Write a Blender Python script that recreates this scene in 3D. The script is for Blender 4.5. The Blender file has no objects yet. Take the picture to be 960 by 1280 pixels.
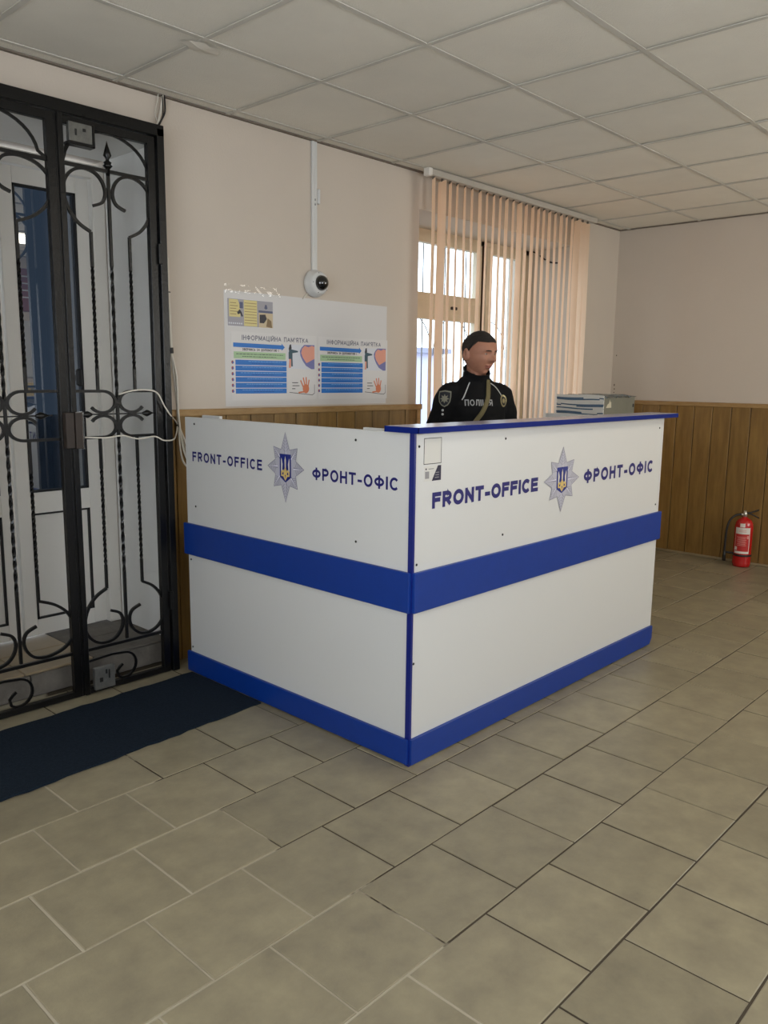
import bpy, bmesh, math, random
from mathutils import Vector, Matrix, noise
from mathutils.bvhtree import BVHTree
random.seed(7)
S = bpy.context.scene
COL = S.collection
PI = math.pi
V = Vector

# ------------------------------------------------------------------ camera
F_PX, YAW, PITCH, ROLL = 1014.85, 0.8209, 0.1641, 0.0121
CAM = V((-2.5679, -3.4933, 1.4453))
fw = V((math.sin(YAW)*math.cos(PITCH), math.cos(YAW)*math.cos(PITCH), -math.sin(PITCH)))
rt = fw.cross(V((0, 0, 1))).normalized(); up = rt.cross(fw)
r2 = rt*math.cos(ROLL) + up*math.sin(ROLL); u2 = up*math.cos(ROLL) - rt*math.sin(ROLL)
cd = bpy.data.cameras.new('camera'); cam = bpy.data.objects.new('camera', cd); COL.objects.link(cam)
cd.sensor_fit = 'HORIZONTAL'; cd.sensor_width = 36; cd.lens = F_PX/960*36; cd.clip_start = .05
cam.matrix_world = Matrix(((r2.x, u2.x, -fw.x, CAM.x), (r2.y, u2.y, -fw.y, CAM.y), (r2.z, u2.z, -fw.z, CAM.z), (0, 0, 0, 1)))
S.camera = cam
def px(p):
    d = V(p)-CAM; z = d.dot(fw)
    if z < .05: return None
    return (480+F_PX*d.dot(r2)/z, 640-F_PX*d.dot(u2)/z)

# ------------------------------------------------------------------ world, lights, exposure
S.view_settings.view_transform = 'Standard'; S.view_settings.look = 'None'
S.view_settings.exposure = -0.42; S.view_settings.gamma = 1.0
w = bpy.data.worlds.new('world'); S.world = w; w.use_nodes = True
nt = w.node_tree; bg = nt.nodes['Background']
tc = nt.nodes.new('ShaderNodeTexCoord'); sx = nt.nodes.new('ShaderNodeSeparateXYZ'); rp = nt.nodes.new('ShaderNodeValToRGB')
nt.links.new(tc.outputs['Generated'], sx.inputs[0]); nt.links.new(sx.outputs['Z'], rp.inputs[0]); nt.links.new(rp.outputs[0], bg.inputs[0])
rp.color_ramp.elements[0].color = (.88, .94, 1, 1); rp.color_ramp.elements[0].position = 0.0
rp.color_ramp.elements[1].color = (.74, .86, 1, 1); rp.color_ramp.elements[1].position = 1.0
bg.inputs[1].default_value = 5.0
def area(name, loc, rot, sx_, sy_, power, col, portal=False):
    l = bpy.data.lights.new(name, 'AREA'); l.shape = 'RECTANGLE'; l.size = sx_; l.size_y = sy_; l.energy = power; l.color = col
    if portal: l.cycles.is_portal = True
    o = bpy.data.objects.new(name, l); COL.objects.link(o); o.location = loc; o.rotation_euler = rot
    return o
# daylight arriving through the windows of the two walls behind the photographer
area('daylight', (-3.52, -2.9, 1.55), (0, -PI/2-.35, 0), 1.5, 2.4, 42, (.88, .94, 1))
area('daylight', (-1.2, -4.62, 1.65), (PI/2+.35, 0, 0), 2.2, 1.4, 15, (.97, .97, 1))
area('daylight', (3.1, -4.62, 1.65), (PI/2+.35, 0, 0), 1.5, 1.4, 40, (1, .92, .76))
area('daylight', (2.41, .60, 1.7), (-PI/2, 0, 0), 1.85, 1.55, 0, (1, 1, 1), True)
area('daylight', (-.93, .75, 1.6), (-PI/2, 0, 0), 1.0, 1.5, 0, (1, 1, 1), True)
area('added_ceiling_lamp_light', (.9, -3.398, 2.69), (0, 0, 0), .54, .54, 20, (1, .93, .78))     # added lamp, unseen, to shade under the desk ledge and warm the right wall

# ------------------------------------------------------------------ materials
def srgb(r, g, b):
    f = lambda c: (c/255/12.92) if c/255 <= .04045 else ((c/255+.055)/1.055)**2.4
    return (f(r), f(g), f(b), 1)
MATS = {}
def mat(name, col, rough=.6, metal=0, spec=.5, var=0, scale=8, bump=0, bscale=60, rand=0, trans=0, col2=None, stretch=None, coat=0):
    """principled material; var/col2 mixes a noise of colour, rand a variation per object, bump a fine relief"""
    if name in MATS: return MATS[name]
    m = bpy.data.materials.new(name); m.use_nodes = True; t = m.node_tree; b = t.nodes['Principled BSDF']
    c = col if len(col) == 4 else (*col, 1)
    b.inputs['Base Color'].default_value = c; b.inputs['Roughness'].default_value = rough
    b.inputs['Metallic'].default_value = metal; b.inputs['Specular IOR Level'].default_value = spec
    if coat: b.inputs['Coat Weight'].default_value = coat
    src = None
    need = var or bump or rand or col2
    if need:
        tcn = t.nodes.new('ShaderNodeTexCoord'); mp = t.nodes.new('ShaderNodeMapping'); geo = t.nodes.new('ShaderNodeNewGeometry')
        t.links.new(geo.outputs['Position'], mp.inputs[0])
        if stretch: mp.inputs['Scale'].default_value = stretch
    if var or col2:
        n = t.nodes.new('ShaderNodeTexNoise'); n.inputs['Scale'].default_value = scale; n.inputs['Detail'].default_value = 6; n.inputs['Roughness'].default_value = .62
        t.links.new(mp.outputs[0], n.inputs[0])
        r = t.nodes.new('ShaderNodeValToRGB'); r.color_ramp.elements[0].position = .3; r.color_ramp.elements[1].position = .72
        c2 = col2 or tuple(x*(1-var) for x in c[:3])+(1,)
        r.color_ramp.elements[0].color = c2; r.color_ramp.elements[1].color = c
        t.links.new(n.outputs[0], r.inputs[0]); src = r.outputs[0]
    if rand:
        oi = t.nodes.new('ShaderNodeObjectInfo'); mr = t.nodes.new('ShaderNodeMapRange')
        mr.inputs['To Min'].default_value = 1-rand; mr.inputs['To Max'].default_value = 1+rand
        t.links.new(oi.outputs['Random'], mr.inputs[0])
        h = t.nodes.new('ShaderNodeHueSaturation'); t.links.new(mr.outputs[0], h.inputs['Value'])
        if src: t.links.new(src, h.inputs['Color'])
        else: h.inputs['Color'].default_value = c
        src = h.outputs[0]
    if src: t.links.new(src, b.inputs['Base Color'])
    if bump:
        n2 = t.nodes.new('ShaderNodeTexNoise'); n2.inputs['Scale'].default_value = bscale; n2.inputs['Detail'].default_value = 4
        t.links.new(mp.outputs[0], n2.inputs[0])
        bp = t.nodes.new('ShaderNodeBump'); bp.inputs['Strength'].default_value = bump; bp.inputs['Distance'].default_value = .004
        t.links.new(n2.outputs[0], bp.inputs['Height']); t.links.new(bp.outputs[0], b.inputs['Normal'])
    if trans:
        tr = t.nodes.new('ShaderNodeBsdfTranslucent'); tr.inputs[0].default_value = c
        mx = t.nodes.new('ShaderNodeMixShader'); mx.inputs[0].default_value = trans
        out = t.nodes['Material Output']
        t.links.new(b.outputs[0], mx.inputs[1]); t.links.new(tr.outputs[0], mx.inputs[2]); t.links.new(mx.outputs[0], out.inputs[0])
    MATS[name] = m
    return m
def glass(name, tint, refl_rough=.02, ior=1.5, base=0.0):
    m = bpy.data.materials.new(name); m.use_nodes = True; t = m.node_tree; t.nodes.remove(t.nodes['Principled BSDF'])
    tr = t.nodes.new('ShaderNodeBsdfTransparent'); tr.inputs[0].default_value = tint
    g = t.nodes.new('ShaderNodeBsdfGlossy'); g.inputs['Roughness'].default_value = refl_rough
    fr = t.nodes.new('ShaderNodeFresnel'); fr.inputs[0].default_value = ior
    ad = t.nodes.new('ShaderNodeMath'); ad.operation = 'ADD'; ad.inputs[1].default_value = base; ad.use_clamp = True
    mx = t.nodes.new('ShaderNodeMixShader')
    gn = t.nodes.new('ShaderNodeNewGeometry'); inv = t.nodes.new('ShaderNodeMath'); inv.operation = 'SUBTRACT'; inv.inputs[0].default_value = 1
    mu = t.nodes.new('ShaderNodeMath'); mu.operation = 'MULTIPLY'; t.links.new(gn.outputs['Backfacing'], inv.inputs[1])
    t.links.new(fr.outputs[0], ad.inputs[0]); t.links.new(ad.outputs[0], mu.inputs[0]); t.links.new(inv.outputs[0], mu.inputs[1]); t.links.new(mu.outputs[0], mx.inputs[0])
    t.links.new(tr.outputs[0], mx.inputs[1]); t.links.new(g.outputs[0], mx.inputs[2]); t.links.new(mx.outputs[0], t.nodes['Material Output'].inputs[0])
    return m

M_wall = mat('wall paint', srgb(199, 188, 175), .85, var=.05, scale=1.6, bump=.15, bscale=90)
M_wallg = mat('wall paint outside', srgb(180, 176, 170), .9)
M_ceil = mat('ceiling tile', srgb(228, 223, 211), .95, var=.09, scale=2.2, bump=.5, bscale=160, rand=.03)
M_ceilbar = mat('ceiling bar', srgb(206, 202, 192), .6, var=.25, scale=3)
M_plenum = mat('ceiling void', srgb(70, 64, 56), .9)
M_tile = mat('floor tile', srgb(148, 138, 112), .34, var=.24, scale=9, col2=srgb(124, 115, 95), bump=.12, bscale=140, rand=.09)
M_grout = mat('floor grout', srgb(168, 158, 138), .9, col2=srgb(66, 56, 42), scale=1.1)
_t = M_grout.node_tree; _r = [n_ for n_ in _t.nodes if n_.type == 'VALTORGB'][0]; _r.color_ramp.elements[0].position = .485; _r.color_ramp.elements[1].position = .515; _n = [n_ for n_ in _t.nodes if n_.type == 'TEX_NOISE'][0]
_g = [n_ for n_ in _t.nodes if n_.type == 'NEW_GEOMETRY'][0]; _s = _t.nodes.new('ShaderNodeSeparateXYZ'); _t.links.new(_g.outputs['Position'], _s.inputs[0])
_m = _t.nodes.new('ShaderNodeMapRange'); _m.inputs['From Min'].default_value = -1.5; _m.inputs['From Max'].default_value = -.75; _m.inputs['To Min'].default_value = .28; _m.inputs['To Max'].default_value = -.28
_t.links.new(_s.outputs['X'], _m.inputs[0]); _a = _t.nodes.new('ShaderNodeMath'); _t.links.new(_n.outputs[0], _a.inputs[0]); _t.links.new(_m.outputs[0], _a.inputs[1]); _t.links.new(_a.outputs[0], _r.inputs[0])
M_step = mat('step tile', srgb(158, 140, 112), .4, var=.12, scale=5)
M_conc = mat('rough concrete', srgb(112, 106, 98), .9, var=.35, scale=11, bump=.8, bscale=50)
M_white = mat('white laminate', srgb(208, 208, 206), .32, var=.015, scale=1.5)
M_blue = mat('blue laminate', srgb(4, 52, 138), .42, var=.10, scale=20)
M_navy = mat('dark blue edge banding', srgb(14, 30, 112), .35)
M_ink = mat('navy lettering', srgb(20, 18, 100), .5)
M_black = mat('black', srgb(14, 14, 15), .5)
M_iron = mat('black painted iron', srgb(8, 8, 9), .3, spec=.35, var=.4, scale=30, bump=.35, bscale=80)
M_rust = mat('worn brown iron', srgb(52, 42, 36), .6, var=.4, scale=18)
M_steel = mat('dull steel', srgb(118, 118, 114), .45, metal=.6, var=.3, scale=40)
M_pvc = mat('white pvc', srgb(222, 218, 210), .35, var=.03, scale=3)
M_seal = mat('black gasket', srgb(16, 16, 18), .6)
M_glass = glass('door glass', (.10, .12, .145, 1), .0, 1.5, .32)
M_wglass = glass('window glass', (.95, .98, 1, 1))
M_film = glass('clear plastic film', (.985, .985, .985, 1), .12, 1.45, .02)
M_frame = mat('old cream paint', srgb(228, 214, 188), .5, var=.12, scale=7)
M_blind = mat('peach blind fabric', srgb(250, 224, 198), .9, trans=.6, bump=.2, bscale=300, rand=.03)
M_rail = mat('blind rail', srgb(176, 170, 160), .45)
def wood(name, c1, c2, stretch):
    m = mat(name, c1, .45, col2=c2, scale=5, stretch=stretch, bump=.15, bscale=30, rand=.10); return m
M_wood = wood('varnished plank', srgb(146, 114, 62), srgb(112, 84, 42), (6, 6, .7))
M_woodR = wood('varnished plank dark', srgb(142, 110, 56), srgb(114, 84, 38), (6, 6, .7))
M_woodrail = wood('varnished rail', srgb(172, 140, 92), srgb(146, 112, 66), (2, 2, 9))
M_groove = mat('groove shadow gap', srgb(50, 32, 14), .8)
M_mat = mat('navy carpet', srgb(33, 43, 55), .98, spec=.1, var=.45, scale=90, bump=1, bscale=300)
M_paper = mat('white paper', srgb(222, 222, 224), .55)
M_grey = mat('light grey plastic', srgb(205, 205, 203), .35)
M_cable = mat('white cable', srgb(206, 200, 188), .45)
M_bcable = mat('black cable', srgb(22, 20, 20), .5)

# ------------------------------------------------------------------ mesh helpers
class MB:
    def __init__(s): s.v = []; s.f = []; s.m = []; s.sm = []
    def add(s, vs, fs, mi=0, smooth=False):
        o = len(s.v); s.v += [tuple(v) for v in vs]
        for f in fs: s.f.append(tuple(i+o for i in f)); s.m.append(mi); s.sm.append(smooth)
        return s
    def box(s, a, b, mi=0, bev=0):
        x0, x1 = sorted((a[0], b[0])); y0, y1 = sorted((a[1], b[1])); z0, z1 = sorted((a[2], b[2]))
        if bev:
            bm = bmesh.new(); bmesh.ops.create_cube(bm, size=1)
            for v in bm.verts: v.co = V(((x0+x1)/2+v.co.x*(x1-x0), (y0+y1)/2+v.co.y*(y1-y0), (z0+z1)/2+v.co.z*(z1-z0)))
            bmesh.ops.bevel(bm, geom=bm.edges[:], offset=bev, segments=1, affect='EDGES', profile=.5)
            s.bm(bm, mi); return s
        vs = [(x, y, z) for z in (z0, z1) for y in (y0, y1) for x in (x0, x1)]
        return s.add(vs, [(0, 2, 3, 1), (4, 5, 7, 6), (0, 1, 5, 4), (2, 6, 7, 3), (0, 4, 6, 2), (1, 3, 7, 5)], mi)
    def bm(s, bm, mi=0, smooth=False):
        bm.verts.ensure_lookup_table(); bm.verts.index_update()
        s.add([v.co.copy() for v in bm.verts], [[v.index for v in f.verts] for f in bm.faces], mi, smooth); bm.free(); return s
    def rings(s, rings, mi=0, smooth=True, caps=True):
        n = len(rings[0]); vs = [p for r in rings for p in r]; fs = []
        for i in range(len(rings)-1):
            for j in range(n):
                k = (j+1) % n; fs.append((i*n+j, i*n+k, (i+1)*n+k, (i+1)*n+j))
        if caps: fs.append(tuple(range(n))[::-1]); fs.append(tuple((len(rings)-1)*n+j for j in range(n)))
        return s.add(vs, fs, mi, smooth)
    def tube(s, pts, r, n=8, mi=0, square=False, twist=0, smooth=True, up=None):
        pts = [V(p) for p in pts]; rg = []; prev = None; acc = 0; L = 0
        for i, p in enumerate(pts):
            t = (pts[min(i+1, len(pts)-1)]-pts[max(i-1, 0)]).normalized()
            if prev is None:
                a = V(up) if up else (V((0, 1, 0)) if abs(t.y) < .9 else V((1, 0, 0)))
            else: a = prev
            a = (a-t*a.dot(t)).normalized(); prev = a; b = t.cross(a)
            if i: L += (p-pts[i-1]).length
            rr = r[i] if isinstance(r, (list, tuple)) else r
            off = (PI/4 if square else 0)+twist*L
            rg.append([p+(a*math.cos(off+2*PI*k/n)+b*math.sin(off+2*PI*k/n))*rr for k in range(n)])
        return s.rings(rg, mi, smooth)
    def lathe(s, prof, n=24, mi=0, M=None, smooth=True, caps=True):
        rg = []
        for r, z in prof:
            ring = [V((r*math.cos(2*PI*k/n), r*math.sin(2*PI*k/n), z)) for k in range(n)]
            if M: ring = [M @ p for p in ring]
            rg.append(ring)
        return s.rings(rg, mi, smooth, caps)
    def prism(s, poly, f, t0, t1, mi=0):
        """polygon in 2D mapped by f(u, v, t) between depths t0 and t1"""
        n = len(poly); vs = [f(u, v, t0) for u, v in poly]+[f(u, v, t1) for u, v in poly]
        return s.add(vs, [tuple(range(n)), tuple(range(2*n-1, n-1, -1))]+[(i, i+n, (i+1) % n+n, (i+1) % n) for i in range(n)], mi)
    def obj(s, name, mats, parent=None, **kw):
        me = bpy.data.meshes.new(name); me.from_pydata(s.v, [], s.f)
        for m in (mats if isinstance(mats, (list, tuple)) else [mats]): me.materials.append(m)
        me.polygons.foreach_set('material_index', s.m); me.polygons.foreach_set('use_smooth', s.sm)
        me.validate(); me.update()
        bm = bmesh.new(); bm.from_mesh(me); bmesh.ops.recalc_face_normals(bm, faces=bm.faces); bm.to_mesh(me); bm.free()
        return link(name, me, parent, **kw)
def link(name, me, parent=None, loc=None, label=None, cat=None, group=None, kind=None):
    o = bpy.data.objects.new(name, me); COL.objects.link(o)
    if loc is not None: o.location = loc
    if parent:
        o.parent = parent
        if loc is None:
            o.location = (0, 0, 0)
            p = parent; T = V((0, 0, 0))
            while p: T += p.location; p = p.parent
            o.location = -T
    if label: o['label'] = label
    if cat: o['category'] = cat
    if group: o['group'] = group
    if kind: o['kind'] = kind
    return o
def thing(name, label, cat, loc, group=None, kind=None):
    return link(name, None, None, loc, label, cat, group, kind)
def modapply(o):
    dg = bpy.context.evaluated_depsgraph_get(); dg.update()
    me = bpy.data.meshes.new_from_object(o.evaluated_get(dg)); o.modifiers.clear(); o.data = me
# note: parts keep world coordinates (their location undoes the parent's)

def bez(p0, p1, p2, p3, n=10):
    return [tuple(a*(1-t)**3+3*b*t*(1-t)**2+3*c*t*t*(1-t)+d*t**3 for a, b, c, d in zip(p0, p1, p2, p3)) for t in [i/n for i in range(n+1)]]
def smooth_path(pts, k=5):
    P = [V(p) for p in pts]; out = []
    for i in range(len(P)-1):
        a = P[max(i-1, 0)]; b = P[i]; c = P[i+1]; d = P[min(i+2, len(P)-1)]
        for j in range(k):
            t = j/k
            out.append(.5*((2*b)+(c-a)*t+(2*a-5*b+4*c-d)*t*t+(3*b-a-3*c+d)*t**3))
    return out+[P[-1]]

# ------------------------------------------------------------------ stroke lettering (own drawn letters, height 1)
def arc(cx, cy, rx, ry, a0, a1, n=12):
    return [(cx+rx*math.cos(math.radians(a0+(a1-a0)*i/n)), cy+ry*math.sin(math.radians(a0+(a1-a0)*i/n))) for i in range(n+1)]
def O_(w): return [arc(w/2, .5, w/2, .5, 0, 360, 24)]
def P_(w, y=.46): return [[(0, 0), (0, 1)], [(0, 1), (w*.5, 1)]+arc(w*.5, (1+y)/2, w*.5, (1-y)/2, 90, -90, 10)+[(0, y)]]
GL = {
 'F': (.58, [[(0, 0), (0, 1)], [(0, 1), (.58, 1)], [(0, .53), (.5, .53)]]),
 'R': (.64, P_(.62)+[[(.3, .46), (.64, 0)]]),
 'O': (.8, O_(.8)), 'О': (.8, O_(.8)),
 'N': (.66, [[(0, 0), (0, 1)], [(0, 1), (.66, 0)], [(.66, 0), (.66, 1)]]),
 'T': (.64, [[(0, 1), (.64, 1)], [(.32, 1), (.32, 0)]]), 'Т': (.64, [[(0, 1), (.64, 1)], [(.32, 1), (.32, 0)]]),
 '-': (.3, [[(0, .36), (.3, .36)]]),
 'I': (.0, [[(0, 0), (0, 1)]]), 'І': (.0, [[(0, 0), (0, 1)]]),
 'C': (.72, [arc(.4, .5, .4, .5, 42, 318, 18)]), 'С': (.72, [arc(.4, .5, .4, .5, 42, 318, 18)]),
 'E': (.6, [[(0, 0), (0, 1)], [(0, 1), (.6, 1)], [(0, .52), (.55, .52)], [(0, 0), (.62, 0)]]),
 'Ф': (.88, [arc(.44, .52, .44, .31, 0, 360, 22), [(.44, -.03), (.44, 1.03)]]),
 'Р': (.6, P_(.6)),
 'Н': (.64, [[(0, 0), (0, 1)], [(.64, 0), (.64, 1)], [(0, .52), (.64, .52)]]),
 'П': (.62, [[(0, 0), (0, 1)], [(0, 1), (.62, 1)], [(.62, 1), (.62, 0)]]),
 'М': (.78, [[(0, 0), (0, 1)], [(0, 1), (.39, .1)], [(.39, .1), (.78, 1)], [(.78, 1), (.78, 0)]]),
 'А': (.74, [[(0, 0), (.37, 1)], [(.37, 1), (.74, 0)], [(.14, .34), (.6, .34)]]),
 'Ц': (.7, [[(0, 1), (0, 0)], [(0, 0), (.72, 0)], [(.6, 1), (.6, 0)], [(.72, 0), (.72, -.2)]]),
 'И': (.66, [[(0, 0), (0, 1)], [(0, 0), (.66, 1)], [(.66, 0), (.66, 1)]]),
 'Й': (.66, [[(0, 0), (0, 1)], [(0, 0), (.66, 1)], [(.66, 0), (.66, 1)], arc(.33, 1.28, .16, .13, 190, 350, 6)]),
 "'": (.05, [[(.02, 1), (.02, .75)]]),
 'Я': (.62, [[(.62-x, y) for x, y in s] for s in P_(.62)]+[[(.32, .46), (0, 0)]]),
 'К': (.62, [[(0, 0), (0, 1)], [(0, .42), (.6, 1)], [(.2, .6), (.64, 0)]]),
 'Л': (.66, [[(0, 0), (.12, .15), (.18, 1)], [(.18, 1), (.66, 1)], [(.66, 1), (.66, 0)]]),
 'З': (.56, [arc(.26, .76, .28, .24, 150, -90, 10), arc(.26, .27, .32, .26, 90, -150, 10)]),
 'В': (.62, P_(.56, .52)+[[(0, .52), (.3, .52)]+arc(.32, .26, .3, .26, 90, -90, 8)+[(0, 0)]]),
 'Е': (.6, [[(0, 0), (0, 1)], [(0, 1), (.6, 1)], [(0, .52), (.55, .52)], [(0, 0), (.62, 0)]]),
 'Ь': (.58, [[(0, 0), (0, 1)], [(0, .56), (.3, .56)]+arc(.3, .28, .28, .28, 90, -90, 8)+[(0, 0)]]),
 'Д': (.74, [[(-.02, -.18), (-.02, 0), (.76, 0), (.76, -.18)], [(.08, 0), (.2, 1)], [(.2, 1), (.64, 1)], [(.64, 1), (.64, 0)]]),
 'Г': (.52, [[(0, 0), (0, 1)], [(0, 1), (.54, 1)]]),
 'Ю': (.98, [[(0, 0), (0, 1)], [(0, .5), (.28, .5)], arc(.63, .5, .35, .5, 0, 360, 20)]),
 '!': (.0, [[(0, .3), (0, 1)], [(0, 0), (0, .12)]]),
 ' ': (.3, []),
}
def strokes(mb, poly, f, wd, t, mi=0):
    """flat thick polyline with mitred joints, at lift t above the surface f"""
    P = [V(p) for p in poly]; L = []; R = []; n = len(P); closed = n > 3 and (P[0]-P[-1]).length < 1e-4
    if not closed:
        for i0, i1 in ((0, 1), (-1, -2)):
            e_ = P[i0]-P[i1]
            if min(abs(e_.x), abs(e_.y)) < .12*max(abs(e_.x), abs(e_.y)) and e_.length > wd*.3: P[i0] = P[i0]+e_.normalized()*wd*.5
    for i in range(n):
        if closed: a = (P[i]-P[i-1 if i else n-2]); b = (P[i+1 if i < n-1 else 1]-P[i])
        else: a = P[i]-P[max(i-1, 0)] if i else P[1]-P[0]; b = P[min(i+1, n-1)]-P[i] if i < n-1 else a
        a = a.normalized(); b = b.normalized(); tn = (a+b).normalized(); nn = V((-tn.y, tn.x)); k = wd/2/max(.5, tn.dot(a))
        e = V((0, 0))
        L.append(P[i]+nn*k+e); R.append(P[i]-nn*k+e)
    vs = [f(p.x, p.y, t) for p in L]+[f(p.x, p.y, t) for p in R]
    mb.add(vs, [(i, i+1, n+i+1, n+i) for i in range(n-1)], mi)
def text(mb, s, f, u0, u1, v0, h, th=.16, gap=.24, t=0.0, mi=0, fade=None):
    """letters from u0 to u1 along the surface f(u, v, t), baseline v0, cap height h"""
    ws = [GL[c][0]+th for c in s]; tot = sum(ws)+gap*(len(s)-1); k = (u1-u0)/tot; x = 0
    for i, c in enumerate(s):
        wg, st = GL[c]
        for j, q in enumerate(st):
            ql = [(u0+(x+th/2+p[0])*k, v0+(th/2+p[1]*(1-th))*h) for p in q]
            strokes(mb, ql, f, th*h, t+.00003*j, mi)
        x += ws[i]+gap

# ================================================================== SETTING
XR = 4.1087; H = 2.71; XL = -3.6; YF = -4.7
OP = dict(gx0=-1.45, gx1=-.392, gz=2.50, wx0=1.475, wx1=3.36, wz0=.85, wz1=2.492)   # door recess and window openings
TH = .62
wb = MB()
def wallbox(x0, x1, z0, z1): wb.box((x0, 0, z0), (x1, TH, z1))
wallbox(XL, OP['gx0'], 0, H+.2); wallbox(OP['gx0'], OP['gx1'], OP['gz'], H+.2)
wallbox(OP['gx1'], OP['wx0'], 0, H+.2); wallbox(OP['wx0'], OP['wx1'], 0, OP['wz0']); wallbox(OP['wx0'], OP['wx1'], OP['wz1'], H+.2)
wallbox(OP['wx1'], XR+.2, 0, H+.2)
wall_back = wb.obj('wall_back', M_wall, kind='structure')
wall_right = MB().box((XR, YF, 0), (XR+.2, 0, H+.2)).obj('wall_right', M_wall, kind='structure')
# left wall with the daylight window opening
wl = MB()
wl.box((XL-.2, YF, 0), (XL, TH, .78)); wl.box((XL-.2, YF, 2.32), (XL, TH, H+.2)); wl.box((XL-.2, YF, .78), (XL, -4.12, 2.32)); wl.box((XL-.2, -1.68, .78), (XL, TH, 2.32))
wl.obj('wall_left', M_wall, kind='structure')
wf = MB()
wf.box((XL, YF-.2, 0), (XR, YF, .92)); wf.box((XL, YF-.2, 2.38), (XR, YF, H+.2))
for a, b in ((XL, -2.32), (-.08, 2.33), (3.87, XR)): wf.box((a, YF-.2, .92), (b, YF, 2.38))
wf.obj('wall_front', M_wall, kind='structure')

# floor: grout bed with tiles laid in staggered rows
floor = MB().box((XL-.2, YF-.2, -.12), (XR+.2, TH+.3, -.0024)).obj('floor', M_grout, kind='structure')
def tile_mesh(w, h, t, ch, seedv):
    rnd = random.Random(seedv); m = MB(); a = w/2; b = h/2
    j = lambda s: s+rnd.uniform(-.0012, .0012)
    base = [(-a, -b), (a, -b), (a, b), (-a, b)]; top = [(j(x-math.copysign(ch, x)), j(y-math.copysign(ch, y))) for x, y in base]
    vs = [(x, y, -t) for x, y in base]+[(x, y, -ch*.6) for x, y in base]+[(x, y, 0) for x, y in top]
    fs = []
    for i in range(4):
        k = (i+1) % 4; fs += [(i, k, 4+k, 4+i), (4+i, 4+k, 8+k, 8+i)]
    fs.append((8, 9, 10, 11)); m.add(vs, fs)
    return m
PX, PY = .3235, .3225
TM = []
for k in range(6):
    o = tile_mesh(.3170, .3160, .008, .0024, k).obj('tile', M_tile); TM.append(o.data); bpy.data.objects.remove(o)
rest = MB(); rr = random.Random(3)
for n in range(-6, 14):
    y1 = -1.686-PY*n; y0 = y1-PY
    off = -.584-.154*n
    i0 = int((XL-off)//PX)-1
    for i in range(i0, i0+28):
        x0 = off+i*PX; x1 = x0+PX
        if x1 < XL or x0 > XR: continue
        yy1 = min(y1, 0); yy0 = max(y0, YF)
        if yy1-yy0 < .02: continue
        xx0 = max(x0, XL); xx1 = min(x1, XR)
        full = xx0 == x0 and xx1 == x1 and yy1 == y1 and yy0 == y0
        c = V(((xx0+xx1)/2, (yy0+yy1)/2, 0)); vis = False
        for q in ((xx0, yy0), (xx1, yy0), (xx0, yy1), (xx1, yy1), (c.x, c.y)):
            p = px((q[0], q[1], 0))
            if p and -10 < p[0] < 970 and -10 < p[1] < 1290: vis = True
        if c.x > -.3 and c.x < 1.5 and c.y > -1.5: vis = vis and c.y < -1.3     # behind the desk
        if not vis:
            rest.box((xx0+.002, yy0+.002, -.006), (xx1-.002, yy1-.002, 0)); continue
        if full:
            o = link('tile', rr.choice(TM), floor, loc=(c.x+rr.uniform(-.001, .001), c.y+rr.uniform(-.001, .001), rr.uniform(-.0008, .0012)))
            o.rotation_euler = (rr.uniform(-.002, .002), rr.uniform(-.002, .002), rr.uniform(-.004, .004))
        else:
            me = tile_mesh(xx1-xx0-.004, yy1-yy0-.004, .008, .002, n*31+i).obj('tile', M_tile, floor); me.location = c
rest.obj('tiles_out_of_view', M_tile, floor, kind='stuff').name = 'tile_field'

# suspended ceiling: slab, T-bars, square tiles
ceiling = MB().box((XL-.2, YF-.2, H+.05), (XR+.2, TH, H+.2)).obj('ceiling', M_plenum, kind='structure')
GXs = [-3.6+.6*i for i in range(13)]+[XR]; GYs = [0, -.098]+[-.098-.6*j for j in range(1, 8)]+[YF]
cm = {}
def ceil_tile(w, h, seed):
    key = (round(w, 3), round(h, 3), seed)
    if key in cm: return cm[key]
    rnd = random.Random(seed); m = MB(); N = 4; sag = rnd.uniform(-.001, .004); tl = rnd.uniform(-.002, .002)
    vs = [(w*(i/N-.5), h*(j/N-.5), -sag*math.sin(PI*i/N)*math.sin(PI*j/N)+tl*(i/N-.5)) for j in range(N+1) for i in range(N+1)]
    fs = [(j*(N+1)+i, j*(N+1)+i+1, (j+1)*(N+1)+i+1, (j+1)*(N+1)+i) for j in range(N) for i in range(N)]
    m.add(vs, fs); m.box((-w/2, -h/2, .002), (w/2, h/2, .014))
    o = m.obj('tile', M_ceil); cm[key] = o.data; bpy.data.objects.remove(o); return cm[key]
rc = random.Random(11)
for i in range(len(GXs)-1):
    for j in range(len(GYs)-1):
        if abs(GXs[i]-.6) < .01 and abs(GYs[j]+3.098) < .01: continue      # the added lamp panel sits here
        x0, x1, y1, y0 = GXs[i], GXs[i+1], GYs[j], GYs[j+1]
        if x1-x0 < .03 or y1-y0 < .03: continue
        o = link('tile', ceil_tile(x1-x0-.008, y1-y0-.008, rc.randrange(4)), ceiling, loc=((x0+x1)/2, (y0+y1)/2, H+.004))
        o.rotation_euler = (rc.uniform(-.002, .002), rc.uniform(-.002, .002), 0)
for x in GXs[1:-1]:
    MB().box((x-.011, YF, H-.002), (x+.011, 0, H+.0015)).box((x-.002, YF, H), (x+.002, 0, H+.03)).obj('grid_bar', M_ceilbar, ceiling)
for y in GYs[1:-1]:
    MB().box((XL, y-.011, H-.0025), (XR, y+.011, H+.001)).box((XL, y-.002, H), (XR, y+.002, H+.03)).obj('grid_bar', M_ceilbar, ceiling)
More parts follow.
